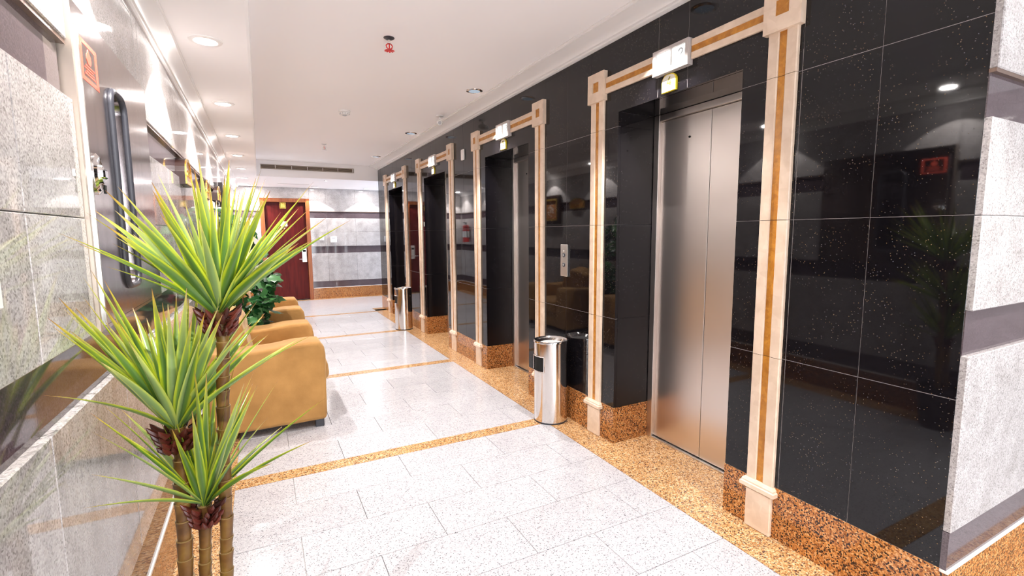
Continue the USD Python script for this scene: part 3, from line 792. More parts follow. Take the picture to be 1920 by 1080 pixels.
def blade(base, tip, width, bend, roll, seg=9):
    """A sword leaf: V-folded strip along a curve. Returns (mesh, uv)."""
    base, tip = np.array(base, float), np.array(tip, float)
    d = tip - base
    Ln = np.linalg.norm(d)
    mid = base + d * 0.45 + np.array([0, 0, bend * Ln])
    ts = np.linspace(0, 1, seg + 1)
    C = ((1 - ts) ** 2)[:, None] * base + (2 * ts * (1 - ts))[:, None] * mid + (ts ** 2)[:, None] * tip
    Tn = np.gradient(C, axis=0); Tn /= np.linalg.norm(Tn, axis=1)[:, None]
    V, UV = [], []
    for i, t_ in enumerate(ts):
        up = np.array([0, 0, 1.0])
        s_ = np.cross(Tn[i], up)
        if np.linalg.norm(s_) < 0.15:
            s_ = np.cross(Tn[i], np.array([0, 1.0, 0.2]))
        s_ /= np.linalg.norm(s_)
        n_ = np.cross(s_, Tn[i])
        s2 = s_ * math.cos(roll) + n_ * math.sin(roll)
        n2 = np.cross(s2, Tn[i])
        w_ = width * (0.55 + 0.45 * min(1, t_ / 0.30)) * (1 - max(0, (t_ - 0.30) / 0.70) ** 1.35)
        w_ = max(w_, 0.0008)
        fold = 0.22 * w_
        V += [C[i] - s2 * w_ / 2 + n2 * fold, C[i] - s2 * w_ / 4 + n2 * fold * 0.35, C[i], C[i] + s2 * w_ / 4 + n2 * fold * 0.35, C[i] + s2 * w_ / 2 + n2 * fold]
        UV += [(0.0, t_), (0.25, t_), (0.5, t_), (0.75, t_), (1.0, t_)]
    F = []
    for i in range(seg):
        for q in range(4):
            a_ = i * 5 + q
            F += [(a_, a_ + 1, a_ + 6), (a_, a_ + 6, a_ + 5)]
    return trimesh.Trimesh(np.array(V), np.array(F), process=False), np.array(UV)


def stem(path_pts, r, crown, tips, width, bend, seed, extra=0, roll_amp=0.8):
    rnd = random.Random(seed)
    P = np.array(path_pts, float)
    # resample and add rings
    seglen = np.r_[0, np.cumsum(np.linalg.norm(np.diff(P, axis=0), axis=1))]
    total = seglen[-1]
    ss, rr = [], []
    s_ = 0.0
    while s_ < total - 0.02:
        step = 0.052 + rnd.uniform(-0.012, 0.014)
        e = min(s_ + step, total)
        k = 1.0 + rnd.uniform(-0.05, 0.05)
        for f, g in ((0.0, 0.93), (0.12, 0.955), (0.55, 1.0), (0.88, 1.09), (0.97, 1.12), (0.999, 0.95)):
            ss.append(s_ + (e - s_) * f); rr.append(r * g * k)
        s_ = e
    pts = np.stack([np.interp(ss, seglen, P[:, i]) for i in range(3)], 1)
    wob = (meshkit.fbm(np.stack([np.array(ss) * 5, np.full(len(ss), seed * 3.1), np.zeros(len(ss))], 1), 2, seed) - 0.5) * 0.010
    pts[:, 0] += wob
    st = part('stem', tube(pts, rr, 16), palm_bark, palm, smooth=25)
    for i in range(4, len(ss), 6):
        ring = tube([pts[i], pts[i] + (pts[min(i + 1, len(pts) - 1)] - pts[i - 1]) * 0.12 + np.array([0, 0, 0.0012])], [rr[i] * 1.015, rr[i] * 1.015], 16)
        part('growth_ring', ring, ring_edge, st, smooth=25)
    c = np.array(crown, float)
    # pineapple-like scales under the crown
    for row in range(4):
        n = 11 - row
        for q in range(n):
            a = 2 * math.pi * (q + 0.5 * (row % 2)) / n + rnd.uniform(-0.1, 0.1)
            o = np.array([math.cos(a), math.sin(a), 0])
            rad = r * (1.15 + 0.30 * row * (0.75 + 0.1 * row))
            b_ = c + o * rad * 0.75 + np.array([0, 0, -0.062 + 0.016 * row])
            e_ = c + o * (rad + 0.020) + np.array([0, 0, -0.056 + 0.018 * row + rnd.uniform(0, 0.006)])
            m_ = (b_ + e_) / 2 + np.array([0, 0, -0.006])
            part('bud_scale', tube([b_, m_, e_, e_ + (e_ - m_) * 0.5 + np.array([0, 0, 0.004])], [0.005, 0.0085, 0.0065, 0.001], 7), palm_scale, st)
    for i, tp in enumerate(tips):
        tp = np.array(tp)
        d = tp - c
        o = np.array([d[0], d[1], 0]); o /= max(np.linalg.norm(o), 1e-6)
        el = d[2] / np.linalg.norm(d)
        base = c + o * r * (0.95 - 0.6 * max(0, el)) + np.array([0, 0, 0.012 * rnd.random() - 0.012])
        m, uv = blade(base, tp, width * rnd.uniform(0.85, 1.15), bend * (1.25 - 0.9 * max(0, el)) * rnd.uniform(0.7, 1.3), rnd.uniform(-roll_amp, roll_amp))
        part('leaf', m, palm_leaf, st, smooth=True, uv=uv)
    # leaves between the measured ones
    for i in range(extra):
        a, e = i * 2.39996 + seed, math.radians(18 + 52 * rnd.random())
        reach = 0.36 + 0.12 * rnd.random()
        tp = c + reach * np.array([math.cos(a) * math.cos(e), math.sin(a) * math.cos(e), math.sin(e)])
        tp[0] = max(tp[0], LX + 0.03)
        m, uv = blade(c + np.array([math.cos(a) * r * 0.7, math.sin(a) * r * 0.7, -0.004]), tp, width * rnd.uniform(0.8, 1.05), bend * 0.8, rnd.uniform(-0.8, 0.8))
        part('leaf', m, palm_leaf, st, smooth=True, uv=uv)
    # short inner leaves that close the crown
    for i in range(14):
        a = i * 2.39996
        tp = c + np.array([math.cos(a) * 0.10, math.sin(a) * 0.10, 0.0]) * (0.4 + 0.8 * rnd.random()) + np.array([0, 0, 0.20 + 0.16 * rnd.random()])
        m, uv = blade(c + np.array([math.cos(a) * r * 0.5, math.sin(a) * r * 0.5, -0.01]), tp, width * 0.9, 0.01, rnd.uniform(-1, 1))
        part('leaf', m, palm_leaf, st, smooth=True, uv=uv)
    return st


stem([(-0.150, 1.54, 0.27), (-0.141, 1.54, 0.40), (-0.127, 1.54, 0.69), (-0.118, 1.54, 0.93), (-0.108, 1.54, 1.10), (-0.112, 1.54, 1.185)], 0.0165, (-0.112, 1.54, 1.185), T1, 0.029, 0.07, 1, 22)
stem([(-0.240, 1.53, 0.27), (-0.236, 1.535, 0.44), (-0.228, 1.54, 0.70), (-0.225, 1.54, 0.80), (-0.231, 1.54, 0.875)], 0.0185, (-0.231, 1.54, 0.875), T2, 0.030, 0.10, 2, 18)
stem([(-0.200, 1.56, 0.27), (-0.195, 1.55, 0.43), (-0.184, 1.545, 0.56), (-0.180, 1.54, 0.645)], 0.0155, (-0.180, 1.54, 0.645), T3, 0.025, 0.08, 3, 10)
pot = part('pot', lathe([(0, 0), (0.085, 0), (0.092, 0.01), (0.118, 0.25), (0.126, 0.285), (0.126, 0.30), (0.114, 0.30), (0.110, 0.262), (0, 0.262), (0, 0)], (-0.19, 1.545, 0), 40), pot_glaze, palm)
part('soil', lathe([(0, 0.27), (0.06, 0.272), (0.1095, 0.266), (0.1095, 0.262), (0, 0.262), (0, 0.27)], (-0.19, 1.545, 0), 32), soil, pot)

# ------------------------------------------------------------------ leafy green plant between the armchairs
IX, IY = -0.20, 5.06
ivy = thing('leafy_plant', 'tall artificial plant with small dark green lobed leaves between the two armchairs', 'plant', (IX, IY, 0))
pt = part('pot', lathe([(0, 0), (0.11, 0), (0.12, 0.01), (0.15, 0.27), (0.16, 0.30), (0.16, 0.32), (0.146, 0.32), (0.142, 0.285), (0, 0.285), (0, 0)], (IX, IY, 0), 40), pot_glaze, ivy)
part('soil', lathe([(0, 0.295), (0.08, 0.296), (0.141, 0.29), (0.141, 0.286), (0, 0.286), (0, 0.295)], (IX, IY, 0), 32), soil, pt)
trunk_pts = [(IX, IY, 0.28), (IX + 0.03, IY, 0.6), (IX + 0.02, IY - 0.02, 0.95), (IX - 0.03, IY, 1.3), (IX - 0.06, IY, 1.56)]
trunk = part('trunk', tube(trunk_pts, [0.016, 0.014, 0.012, 0.009, 0.004], 10), palm_bark, ivy)
rnd = random.Random(21)
LOBES = [(0.0, -0.05), (0.30, -0.18), (0.48, 0.08), (0.38, 0.22), (0.42, 0.52), (0.22, 0.58), (0.0, 1.0), (-0.22, 0.58), (-0.42, 0.52), (-0.38, 0.22), (-0.48, 0.08), (-0.30, -0.18)]


def ivy_blade(p, d, up, size):
    d = np.array(d, float); d /= np.linalg.norm(d)
    s_ = np.cross(d, np.array(up, float)); s_ /= np.linalg.norm(s_)
    n_ = np.cross(s_, d)
    V = [np.array(p) + size * (0.33 * d + 0.10 * n_)]
    for a, b in LOBES:
        V.append(np.array(p) + size * (a * s_ + b * d + (0.10 - 0.32 * abs(a) - 0.16 * max(0, b) ** 2) * n_))
    F = [(0, i, i % 12 + 1) for i in range(1, 13)]
    return trimesh.Trimesh(np.array(V), np.array(F), process=False)


CL = [((-0.10, 0.0, 0.62), 0.13, 70), ((0.00, -0.02, 0.80), 0.085, 34), ((0.03, 0.0, 0.99), 0.075, 38), ((-0.06, 0.02, 1.12), 0.09, 22), ((-0.16, 0.0, 1.38), 0.07, 22), ((-0.29, 0.0, 1.50), 0.065, 44), ((-0.28, 0.0, 1.22), 0.09, 20), ((-0.23, 0.0, 0.80), 0.10, 30)]
for (cx, dy, cz), sp, n in CL:
    tip = np.array([cx, IY + dy, cz])
    near = min(trunk_pts, key=lambda q: abs(q[2] - (cz - 0.12)))
    part('branch', tube([near, (np.array(near) + tip) / 2 + np.array([0, 0, 0.03]), tip], [0.005, 0.004, 0.002], 6), palm_bark, ivy)
    for _ in range(n):
        p = tip + np.array([rnd.gauss(0, sp * 0.6), rnd.gauss(0, sp * 0.8), rnd.gauss(0, sp * 0.75)])
        p[0] = max(p[0], LX + 0.10)
        d = (rnd.gauss(0.1, 0.6), rnd.gauss(-0.3, 0.6), rnd.gauss(-0.5, 0.4))
        part('leaf', ivy_blade(p, d, (rnd.gauss(0, 0.3), rnd.gauss(-0.4, 0.3), 1.0), rnd.uniform(0.075, 0.12)), ivy_leaf, trunk, smooth=True)

# ------------------------------------------------------------------ fire hose cabinet in the left wall
y0, y1, z0, z1 = CAB[0] + 0.002, CAB[1] - 0.002, CAB[2] + 0.001, CAB[3] - 0.001
cab = thing('fire_hose_cabinet', 'stainless steel fire hose cabinet with a black-rimmed slot window, set in the left wall', 'cabinet', (LX, (y0 + y1) / 2, z0))
FRX = LX + 0.008
fr = sbox(y0, z0, y1, z1).difference(sbox(y0 + 0.034, z0 + 0.010, y1 - 0.060, z1 - 0.056))
part('frame', prism(fr, 'x', LX - 0.028, FRX), cabinet_steel, cab, smooth=False)
part('frame_edge', bx(LX - 0.028, FRX + 0.001, y0 - 0.0015, y0 + 0.014, z0, z1), plain('frame_side', (.62, .52, .44), 0.35, metallic=0.7), cab, label='pinkish brown edge strip', smooth=False)
dy0, dy1, dz0, dz1 = y0 + 0.037, y1 - 0.063, z0 + 0.013, z1 - 0.059
sy0, sy1, sz0, sz1 = 1.938, 2.112, 1.226, 1.842
slot = sbox(sy0 + 0.05, sz0 + 0.05, sy1 - 0.05, sz1 - 0.05).buffer(0.05)
dr = part('door', prism(sbox(dy0, dz0, dy1, dz1).difference(slot), 'x', LX - 0.02, FRX + 0.003), cabinet_steel, cab, smooth=False)
part('door_edge', bx(LX - 0.02, FRX + 0.006, dy0 - 0.0028, dy0 + 0.006, dz0, dz1), aluminium, dr, smooth=False)
part('glass', bx(LX - 0.012, LX - 0.006, sy0 - 0.01, sy1 + 0.01, sz0 - 0.01, sz1 + 0.01), dark_mirror, dr, label='mirror-like glass in the slot', smooth=False)
ring = [(FRX + 0.007, y, z) for y, z in list(slot.exterior.segmentize(0.03).coords)[:-1]]
part('gasket', tube(ring, 0.0095, 12, closed=True), black_rubber, dr, label='thick black rubber rim')
part('lock', cat(lathe([(0, 0.0), (0.036, 0.0), (0.036, 0.006), (0.030, 0.012), (0.018, 0.010), (0.016, 0.018), (0, 0.018)], (0, 0, 0), 32).apply_transform(trimesh.transformations.rotation_matrix(np.pi / 2, [0, 1, 0])).apply_transform(np.diag([1, 1, 1.55, 1])).apply_translation((FRX + 0.003, 1.718, 1.558)),
                 chamfer(FRX + 0.012, FRX + 0.028, 1.701, 1.735, 1.545, 1.571, 0.004)), chrome, dr, smooth=35)
part('lock_slot', bx(FRX + 0.02, FRX + 0.024, 1.708, 1.724, 1.505, 1.528), black_void, dr, smooth=False)
# red printed sticker: a double frame, a flame and lines of lettering
sg0, sg1, tg0, tg1 = 1.690, 1.845, 1.803, 1.912
outer = sbox(sg0, tg0, sg1, tg1).difference(sbox(sg0 + 0.020, tg0 + 0.012, sg1 - 0.018, tg1 - 0.012))
st = part('sticker', prism(outer, 'x', FRX + 0.003, FRX + 0.0038), red_print, dr, label='red printed fire sign', smooth=False)
ym = (sg0 + sg1) / 2
flame = Polygon([(ym - 0.010, 1.858), (ym - 0.020, 1.868), (ym - 0.017, 1.880), (ym - 0.006, 1.886), (ym - 0.002, 1.895), (ym + 0.008, 1.884), (ym + 0.018, 1.879), (ym + 0.019, 1.866), (ym + 0.010, 1.857)]).buffer(0.002)
part('flame_mark', prism(flame, 'x', FRX + 0.003, FRX + 0.0038), red_print, st, smooth=False)
part('print_lines', cat(*[bx(FRX + 0.003, FRX + 0.0038, sg0 + 0.034 + 0.012 * (k % 2), sg1 - 0.030 - 0.008 * (k % 3), 1.823 + 0.0078 * k, 1.8276 + 0.0078 * k) for k in range(4)]), red_print, st, label='lines of small red lettering', smooth=False)

t = thing('light_switch', 'white plastic switch plate low at the left edge of the picture', 'switch', (LX, 1.10, 1.25))
part('plate', chamfer(LX, LX + 0.008, 1.00, 1.118, 1.267, 1.356, 0.003), white_plastic, t, smooth=False)
part('rocker', chamfer(LX + 0.007, LX + 0.011, 1.03, 1.095, 1.287, 1.338, 0.002), white_paint, t, smooth=False)


# ------------------------------------------------------------------ plaques and pictures on the left wall
def plaque(name, label, yc, z0, w, h, group=None, deep=0.03):
    t = thing(name, label, 'wall plaque', (LX, yc, z0), group)
    n = 12

    def arch(w, z0, h):
        pts = [(yc - w / 2, z0), (yc + w / 2, z0), (yc + w / 2, z0 + h * 0.45)]
        for a in np.linspace(0, np.pi, n):
            pts.append((yc + w / 2 * 0.97 * math.cos(a), z0 + h * 0.5 + h * 0.5 * math.sin(a)))
        pts.append((yc - w / 2, z0 + h * 0.45))
        return Polygon(pts)
    part('backing', prism(arch(w, z0, h), 'x', LX - 0.018, LX + deep), dark_wood, t, smooth=False)
    part('rim', prism(arch(w * 0.985, z0 + 0.004, h - 0.008).difference(arch(w * 0.88, z0 + 0.024, h - 0.045)), 'x', LX + deep - 0.004, LX + deep + 0.008), gold, t, smooth=False)
    part('face', prism(arch(w * 0.88, z0 + 0.024, h - 0.045), 'x', LX + deep - 0.002, LX + deep + 0.003), amber_onyx, t, smooth=False)
    orn = [lathe([(0, 0), (0.02 * (1 - 0.3 * abs(k)), 0), (0.012, 0.006), (0, 0.008)], (0, 0, 0), 14).apply_transform(trimesh.transformations.rotation_matrix(np.pi / 2, [0, 1, 0])).apply_translation((LX + deep + 0.003, yc + 0.055 * k, z0 + h * 0.48 - 0.015 * abs(k))) for k in (-1, 0, 1)]
    part('ornament', cat(*orn), gold, t, smooth=35)
    return t


G1 = 'arched gilt plaques on the left wall'
plaque('wall_plaque', 'arched gilt plaque on the left wall, just past the steel cabinet', 3.60, 1.690, 0.27, 0.165, G1)
plaque('wall_plaque', 'arched gilt plaque on the left wall, half hidden behind the palm leaves', 4.86, 1.690, 0.27, 0.165, G1)
plaque('wall_plaque', 'arched gilt plaque on the left wall, beside the dark framed picture', 6.22, 1.755, 0.40, 0.165, G1)


def picture(label, yc, z0, w, h, deep):
    t = thing('framed_picture', label, 'picture', (LX, yc, z0))
    ya, yb, z1 = yc - w / 2, yc + w / 2, z0 + h
    f = 0.055
    part('frame', prism(sbox(ya, z0, yb, z1).difference(sbox(ya + f, z0 + f, yb - f, z1 - f)), 'x', LX, LX + deep), dark_wood, t, smooth=False)
    part('inner_frame', prism(sbox(ya + f, z0 + f, yb - f, z1 - f).difference(sbox(ya + f + .03, z0 + f + .03, yb - f - .03, z1 - f - .03)), 'x', LX, LX + deep + 0.006), gold, t, smooth=False)
    part('mount', bx(LX, LX + deep * 0.6, ya + f + .03, yb - f - .03, z0 + f + .03, z1 - f - .03), plain('picture_ochre', (.42, .16, .05), 0.5), t, smooth=False)
    rn = random.Random(4)
    flowers = []
    for k in range(26):
        a, rr = rn.uniform(0, 6.28), rn.random() ** 0.6
        y_, z_ = yc + rr * w * 0.2 * math.cos(a), z0 + h * 0.52 + rr * h * 0.26 * math.sin(a)
        flowers.append(lathe([(0, 0.0015), (0.014, 0.0008), (0.016, 0), (0, 0)], (0, 0, 0), 7).apply_transform(trimesh.transformations.rotation_matrix(np.pi / 2, [0, 1, 0])).apply_translation((LX + deep * 0.6, y_, z_)))
    part('painted_flowers', cat(*flowers), plain('picture_cream', (.62, .53, .45), 0.5), t, label='pale blossom spray on the ochre ground', smooth=False)
    return t


picture('dark framed picture of pale blossoms on the left wall, beyond the plaques', 6.98, 1.535, 0.54, 0.47, 0.045)

t = thing('fire_extinguisher', 'red fire extinguisher hung on the left wall near the far end', 'fire extinguisher', (LX, 10.62, 1.16))
ex, ey = LX + 0.095, 10.62
part('cylinder', lathe([(0, 1.185), (0.07, 1.185), (0.078, 1.195), (0.078, 1.52), (0.066, 1.565), (0.03, 1.59), (0, 1.59)], (ex, ey, 0), 32), red_paint, t)
part('label', lathe([(0.0785, 1.30), (0.0792, 1.30), (0.0792, 1.44), (0.0785, 1.44), (0.0785, 1.30)], (ex, ey, 0), 32), white_plastic, t)
part('valve', cat(cyl((ex, ey, 1.588), (ex, ey, 1.63), 0.018, 14), chamfer(ex - 0.02, ex + 0.07, ey - 0.01, ey + 0.01, 1.63, 1.648, 0.003)), black_rubber, t)
part('hose', tube([(ex, ey - 0.015, 1.61), (ex + 0.03, ey - 0.09, 1.58), (ex + 0.02, ey - 0.105, 1.45), (ex, ey - 0.1, 1.28)], 0.011, 8), black_rubber, t)
part('bracket', cat(bx(LX, LX + 0.02, ey - 0.03, ey + 0.03, 1.25, 1.55), bx(LX + 0.0, ex, ey - 0.012, ey + 0.012, 1.49, 1.51)), black_rubber, t, smooth=False)

# ------------------------------------------------------------------ red door in the far wall
d5 = thing('door_5', 'red mahogany hotel room door with an orange-brown frame, in the far wall', 'door', (0.50, FY, 0), kind='structure')
xa, xb, zt = DOORX[0], DOORX[1], DOORX[3]
fw = 0.078
part('door_frame', cat(chamfer(xa, xa + fw, FY - 0.03, FY + 0.10, 0, zt, 0.004), chamfer(xb - fw, xb, FY - 0.03, FY + 0.10, 0, zt, 0.004), chamfer(xa + fw, xb - fw, FY - 0.03, FY + 0.10, zt - fw, zt, 0.004)), frame_wood, d5, smooth=False)
part('door_leaf', chamfer(xa + fw + 0.003, xb - fw - 0.003, FY + 0.04, FY + 0.085, 0.008, zt - fw - 0.004, 0.003), door_wood, d5, smooth=False)
lk = part('door_lock', chamfer(0.775, 0.875, FY + 0.008, FY + 0.04, 0.80, 1.115, 0.01), aluminium, d5, smooth=False)
part('card_reader', bx(0.795, 0.855, FY + 0.004, FY + 0.009, 1.02, 1.06), black_void, lk, smooth=False)
part('keyhole', bx(0.832, 0.85, FY + 0.004, FY + 0.009, 0.865, 0.885), black_void, lk, smooth=False)
part('door_handle', cat(cyl((0.838, FY + 0.01, 0.875), (0.838, FY - 0.045, 0.875), 0.011, 14), tube([(0.845, FY - 0.045, 0.875), (0.79, FY - 0.048, 0.874), (0.715, FY - 0.042, 0.870)], [0.011, 0.010, 0.009], 12)), chrome, lk)
np_ = part('room_plate', chamfer(0.40, 0.52, FY + 0.028, FY + 0.04, 1.925, 2.055, 0.004), gold, d5, label='ornate gilt room plate', smooth=False)
part('plate_border', prism(sbox(0.41, 1.935, 0.51, 2.045).difference(sbox(0.422, 1.947, 0.498, 2.033)), 'y', FY + 0.0245, FY + 0.029), sign_olive, np_, smooth=False)
part('peephole', lathe([(0, 0), (0.012, 0), (0.012, 0.006), (0, 0.006)], (0, 0, 0), 16).apply_transform(trimesh.transformations.rotation_matrix(np.pi / 2, [1, 0, 0])).apply_translation((0.47, FY + 0.04, 1.52)), chrome, d5)
part('door_notice', chamfer(0.40, 0.53, FY + 0.032, FY + 0.04, 1.56, 1.66, 0.002), sign_white, d5, label='pale paper notice on the door', smooth=False)

t = thing('light_switch', 'white switch plate on the far wall, next to the red door', 'switch', (1.18, FY, 1.25))
part('plate', chamfer(1.135, 1.228, FY - 0.02, FY, 1.258, 1.352, 0.004), white_plastic, t, smooth=False)
part('rocker', chamfer(1.155, 1.208, FY - 0.025, FY - 0.018, 1.278, 1.332, 0.002), white_paint, t, smooth=False)
t = thing('thermostat', 'white thermostat with a dark display on the far wall, right of the switch', 'thermostat', (1.42, FY, 1.21))
part('housing', chamfer(1.355, 1.485, FY - 0.032, FY, 1.212, 1.338, 0.006), white_plastic, t, smooth=False)
part('display', bx(1.385, 1.455, FY - 0.034, FY - 0.03, 1.295, 1.315), digit_grey, t, label='dark display strip', smooth=False)


# ------------------------------------------------------------------ ceiling fittings
def downlight(x, y, z, label, group, lens, r=0.052, power=None, cone=None, wide=None, colour=LAMP_WARM, name='downlight'):
    t = thing(name, label, 'ceiling light', (x, y, z), group)
    part('trim_ring', lathe([(r, 0), (r + 0.024, 0), (r + 0.022, -0.004), (r + 0.004, -0.008), (r, -0.006), (r, 0)], (x, y, z), 32), white_paint if lens is lamp_lens else chrome, t)
    part('lens', lathe([(0, -0.003), (r, -0.003), (r, 0), (0, 0), (0, -0.003)], (x, y, z), 28), lens, t)
    for nm, power, cone in (('beam_lamp', power, cone), ('spill_lamp', wide, None)):
        if not power:
            continue
        if nm == 'beam_lamp':
            l = UsdLux.SphereLight.Define(stage, t + '/' + nm)
            l.CreateRadiusAttr(0.02)
            l.CreateTreatAsPointAttr(True)
        else:
            l = UsdLux.DiskLight.Define(stage, t + '/' + nm)
            l.CreateRadiusAttr(r * 0.8)
        l.CreateIntensityAttr(power)
        l.CreateColorAttr(Gf.Vec3f(*colour))
        if cone:
            s_ = UsdLux.ShapingAPI.Apply(l.GetPrim())
            s_.CreateShapingConeAngleAttr(cone)
            s_.CreateShapingConeSoftnessAttr(0.12 if lens is lamp_lens else 0.45)
        l.AddTranslateOp().Set(Gf.Vec3d(0, 0, -0.012))
    return t


def place(k, n):
    return ('nearest to the camera', 'second from the camera', 'third from the camera', 'fourth from the camera', 'fifth from the camera', 'sixth from the camera', 'farthest from the camera')[k if k < n - 1 else 6]


LY = [2.965, 4.28, 5.60, 6.92, 8.24, 9.56, 10.80]
for k, y in enumerate(LY):
    downlight(-0.185, y, SOFFIT, 'lit recessed downlight in the left soffit, %s' % place(k, len(LY)), 'lit downlights in the left soffit', lamp_lens, power=P_LEFT, cone=BEAM, wide=W_LEFT)
for k_, y in enumerate((1.645, 0.325, -1.0, -2.3, -3.6)):
    downlight(-0.185, y, SOFFIT, 'lit recessed downlight in the left soffit, %s one before the picture begins' % ('first', 'second', 'third', 'fourth', 'fifth')[k_], 'downlights outside the picture', lamp_lens, power=P_LEFT, cone=BEAM, wide=W_LEFT)
TYL = [4.03, 6.03, 8.05]
for k, y in enumerate(TYL):
    downlight(1.735, y, TRAY, 'bluish glass downlight in the ceiling tray by the black wall, %s' % ('nearest to the camera', 'middle one of three', 'farthest from the camera')[k], 'glass downlights in the tray', cool_lens, r=0.05, power=P_TRAY, cone=TBEAM, wide=W_TRAY, colour=LAMP_COOL)
for k_, y in enumerate((2.02, 0.02, -1.6)):
    downlight(1.735, y, TRAY, 'bluish glass downlight in the tray, %s one before the picture begins' % ('first', 'second', 'third', 'fourth', 'fifth')[k_], 'downlights outside the picture', cool_lens, r=0.05, power=P_TRAY, cone=TBEAM, wide=W_TRAY, colour=LAMP_COOL)
for k, x in enumerate((-0.06, 1.06, 2.10)):
    downlight(x, 10.86, SOFFIT, 'small downlight close to the far wall, %s' % ('left of the red door', 'right of the red door', 'by the far end of the black wall')[k], 'downlights at the far wall', lamp_lens, r=0.045, power=P_FAR, cone=BEAM, wide=W_LEFT)
for k_, x in enumerate((2.45, 3.3, 4.2)):
    downlight(x, 0.44, TRAY, 'downlight close to the return wall, %s one from the corner, out of sight' % ('first', 'second', 'third', 'fourth', 'fifth')[k_], 'downlights outside the picture', lamp_lens, r=0.045, power=P_RET, cone=BEAM, wide=W_LEFT)
for k_, (x, y) in enumerate(((0.8, -3.0), (2.4, -3.0), (4.0, -3.0), (3.2, -1.0), (4.6, -1.0))):
    downlight(x, y, SOFFIT if y < TY0 else TRAY, 'large lobby downlight behind the camera, the %s of five' % ('first', 'second', 'third', 'fourth', 'fifth')[k_], 'downlights outside the picture', lamp_lens, r=0.09, wide=P_LOBBY)
for k_, x in enumerate((3.2, 4.1)):
    downlight(x, 10.2, SOFFIT, 'downlight in the far hall, hidden behind the lift block, the %s of two' % ('first', 'second', 'third', 'fourth', 'fifth')[k_], 'downlights outside the picture', lamp_lens, r=0.05, wide=P_LOBBY, colour=LAMP_COOL)

t = thing('spotlight', 'tiny bright spot lamp in the far soffit under the ventilation grille', 'ceiling light', (1.13, 9.5, SOFFIT))
part('trim_ring', lathe([(0.02, 0), (0.034, 0), (0.03, -0.006), (0.02, -0.004), (0.02, 0)], (1.13, 9.5, SOFFIT), 24), white_paint, t)
part('lens', lathe([(0, -0.003), (0.02, -0.003), (0.02, 0), (0, 0), (0, -0.003)], (1.13, 9.5, SOFFIT), 20), lamp_lens, t)


def sprinkler(x, y, z, red, label):
    t = thing('sprinkler', label, 'sprinkler', (x, y, z))
    body = red_paint if red else chrome
    part('escutcheon', lathe([(0.0, 0), (0.034, 0), (0.034, -0.003), (0.018, -0.012), (0, -0.012)], (x, y, z), 24), aluminium if not red else black_rubber, t)
    part('neck', cat(cyl((x, y, z - 0.01), (x, y, z - 0.032), 0.009, 12), lathe([(0, -0.030), (0.013, -0.030), (0.013, -0.037), (0, -0.037)], (x, y, z), 6)), chrome, t)
    for s in (-1, 1):
        part('yoke_arm', tube([(x + s * 0.008, y, z - 0.035), (x + s * 0.020, y, z - 0.048), (x + s * 0.016, y, z - 0.062), (x, y, z - 0.072)], 0.004, 8), body, t)
    part('bulb', lathe([(0, -0.036), (0.004, -0.040), (0.0045, -0.055), (0.003, -0.066), (0, -0.068)], (x, y, z), 10), red_paint, t)
    teeth = []
    for k in range(10):
        a = 2 * math.pi * k / 10
        teeth.append(chamfer(0.012, 0.032, -0.005, 0.005, -0.001, 0.001, 0.0004).rotate((0, 8, math.degrees(a))).translate((x, y, z - 0.075)))
    part('deflector', cat(lathe([(0, -0.070), (0.014, -0.072), (0.016, -0.076), (0, -0.078)], (x, y, z), 16), *teeth), body, t)
    return t


sprinkler(0.80, 3.21, TRAY, True, 'red and black sprinkler head hanging from the ceiling tray')
sprinkler(0.86, 7.24, TRAY, False, 'small grey sprinkler head on the ceiling beyond the smoke detector')

x, y = 0.83, 5.24
t = thing('smoke_detector', 'white round smoke detector in the middle of the ceiling tray', 'smoke detector', (x, y, TRAY))
part('base', lathe([(0, 0), (0.058, 0), (0.058, -0.014), (0.050, -0.018), (0, -0.018)], (x, y, TRAY), 32), white_plastic, t)
part('chamber', lathe([(0, -0.018), (0.047, -0.018), (0.050, -0.024), (0.046, -0.040), (0, -0.042)], (x, y, TRAY), 32), white_plastic, t)
part('vents', cat(*[bx(-0.004, 0.004, 0.036, 0.0505, -0.036, -0.027).apply_transform(trimesh.transformations.rotation_matrix(a, [0, 0, 1])).apply_translation((x, y, TRAY)) for a in np.linspace(0, 2 * np.pi, 13)[:-1]]), digit_grey, t, smooth=False)
part('sensor_cap', lathe([(0, -0.041), (0.022, -0.041), (0.018, -0.050), (0, -0.052)], (x, y, TRAY), 20), digit_grey, t)

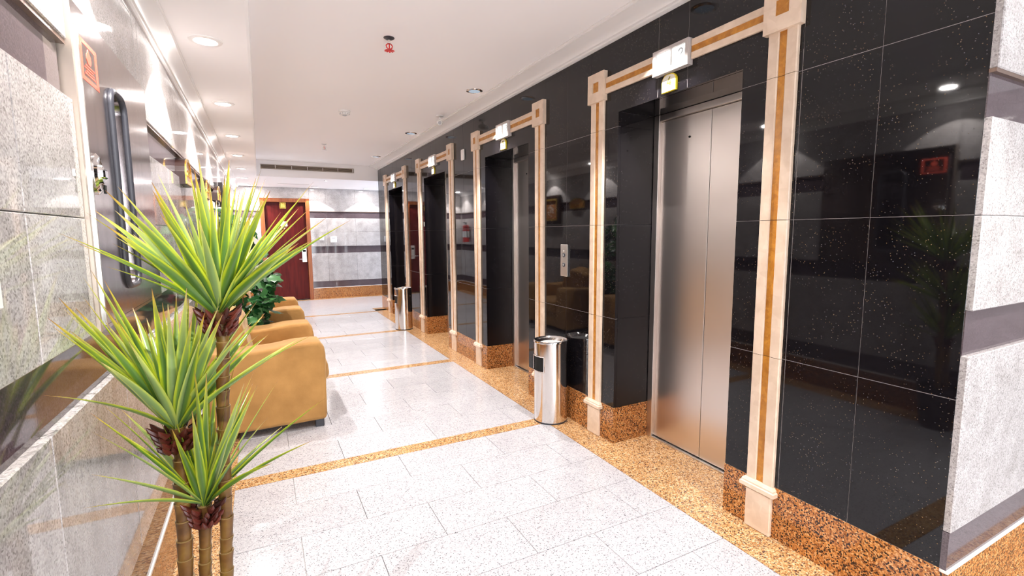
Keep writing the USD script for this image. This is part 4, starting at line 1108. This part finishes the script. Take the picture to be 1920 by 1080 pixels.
x, y = 1.755, 5.0
t = thing('security_camera', 'small white security camera hanging from the ceiling by the black wall', 'camera', (x, y, TRAY))
part('mount', lathe([(0, 0), (0.036, 0), (0.036, -0.014), (0.014, -0.02), (0, -0.02)], (x, y, TRAY), 24), white_plastic, t)
part('arm', cyl((x, y, TRAY - 0.018), (x - 0.005, y - 0.004, TRAY - 0.062), 0.012, 12), white_plastic, t)
hd = tube([(x + 0.012, y + 0.052, TRAY - 0.062), (x + 0.006, y + 0.028, TRAY - 0.066), (x - 0.022, y - 0.055, TRAY - 0.088), (x - 0.026, y - 0.066, TRAY - 0.091)], [0.022, 0.029, 0.030, 0.026], 18)
part('housing', hd, white_plastic, t)
part('lens', cyl((x - 0.0262, y - 0.0662, TRAY - 0.0911), (x - 0.0275, y - 0.0695, TRAY - 0.092), 0.018, 16), digit_grey, t, label='grey lens')

gx0, gx1, gz0, gz1 = 0.076, 1.575, 2.482, 2.562
t = thing('ventilation_grille', 'long brown ventilation grille in the end face of the ceiling tray', 'grille', ((gx0 + gx1) / 2, TY1, gz0))
part('backing', bx(gx0 + 0.008, gx1 - 0.008, TY1 - 0.004, TY1 - 0.001, gz0 + 0.008, gz1 - 0.008), plain('duct_dark', (.13, .10, .075), 0.8), t, smooth=False)
part('frame', prism(sbox(gx0, gz0, gx1, gz1).difference(sbox(gx0 + 0.012, gz0 + 0.012, gx1 - 0.012, gz1 - 0.012)), 'y', TY1 - 0.016, TY1), plain('grille_frame', (.40, .35, .30), 0.5), t, smooth=False)
slat = plain('grille_slat', (.34, .27, .21), 0.5)
for k in range(5):
    z_ = gz0 + 0.016 + k * 0.012
    part('slat', prism(Polygon([(TY1 - 0.013, z_), (TY1 - 0.012, z_ - 0.0012), (TY1 - 0.003, z_ + 0.005), (TY1 - 0.004, z_ + 0.0062)]), 'x', gx0 + 0.012, gx1 - 0.012), slat, t, smooth=False)
for k in range(1, 7):
    xx = gx0 + (gx1 - gx0) * (k - 0.1) / 6.0
    if xx < gx1 - 0.02:
        part('divider', bx(xx - 0.004, xx + 0.004, TY1 - 0.0155, TY1 - 0.002, gz0 + 0.012, gz1 - 0.012), white_paint, t, smooth=False)

t = thing('slot_diffuser', 'thin grey slot diffuser in the soffit above the far hall', 'diffuser', (0.64, 10.35, SOFFIT))
part('frame', prism(sbox(0.36, 10.31, 0.92, 10.39).difference(sbox(0.37, 10.33, 0.91, 10.37)), 'z', SOFFIT - 0.006, SOFFIT), white_paint, t, smooth=False)
part('slot', bx(0.37, 0.91, 10.33, 10.37, SOFFIT - 0.003, SOFFIT), digit_grey, t, smooth=False)
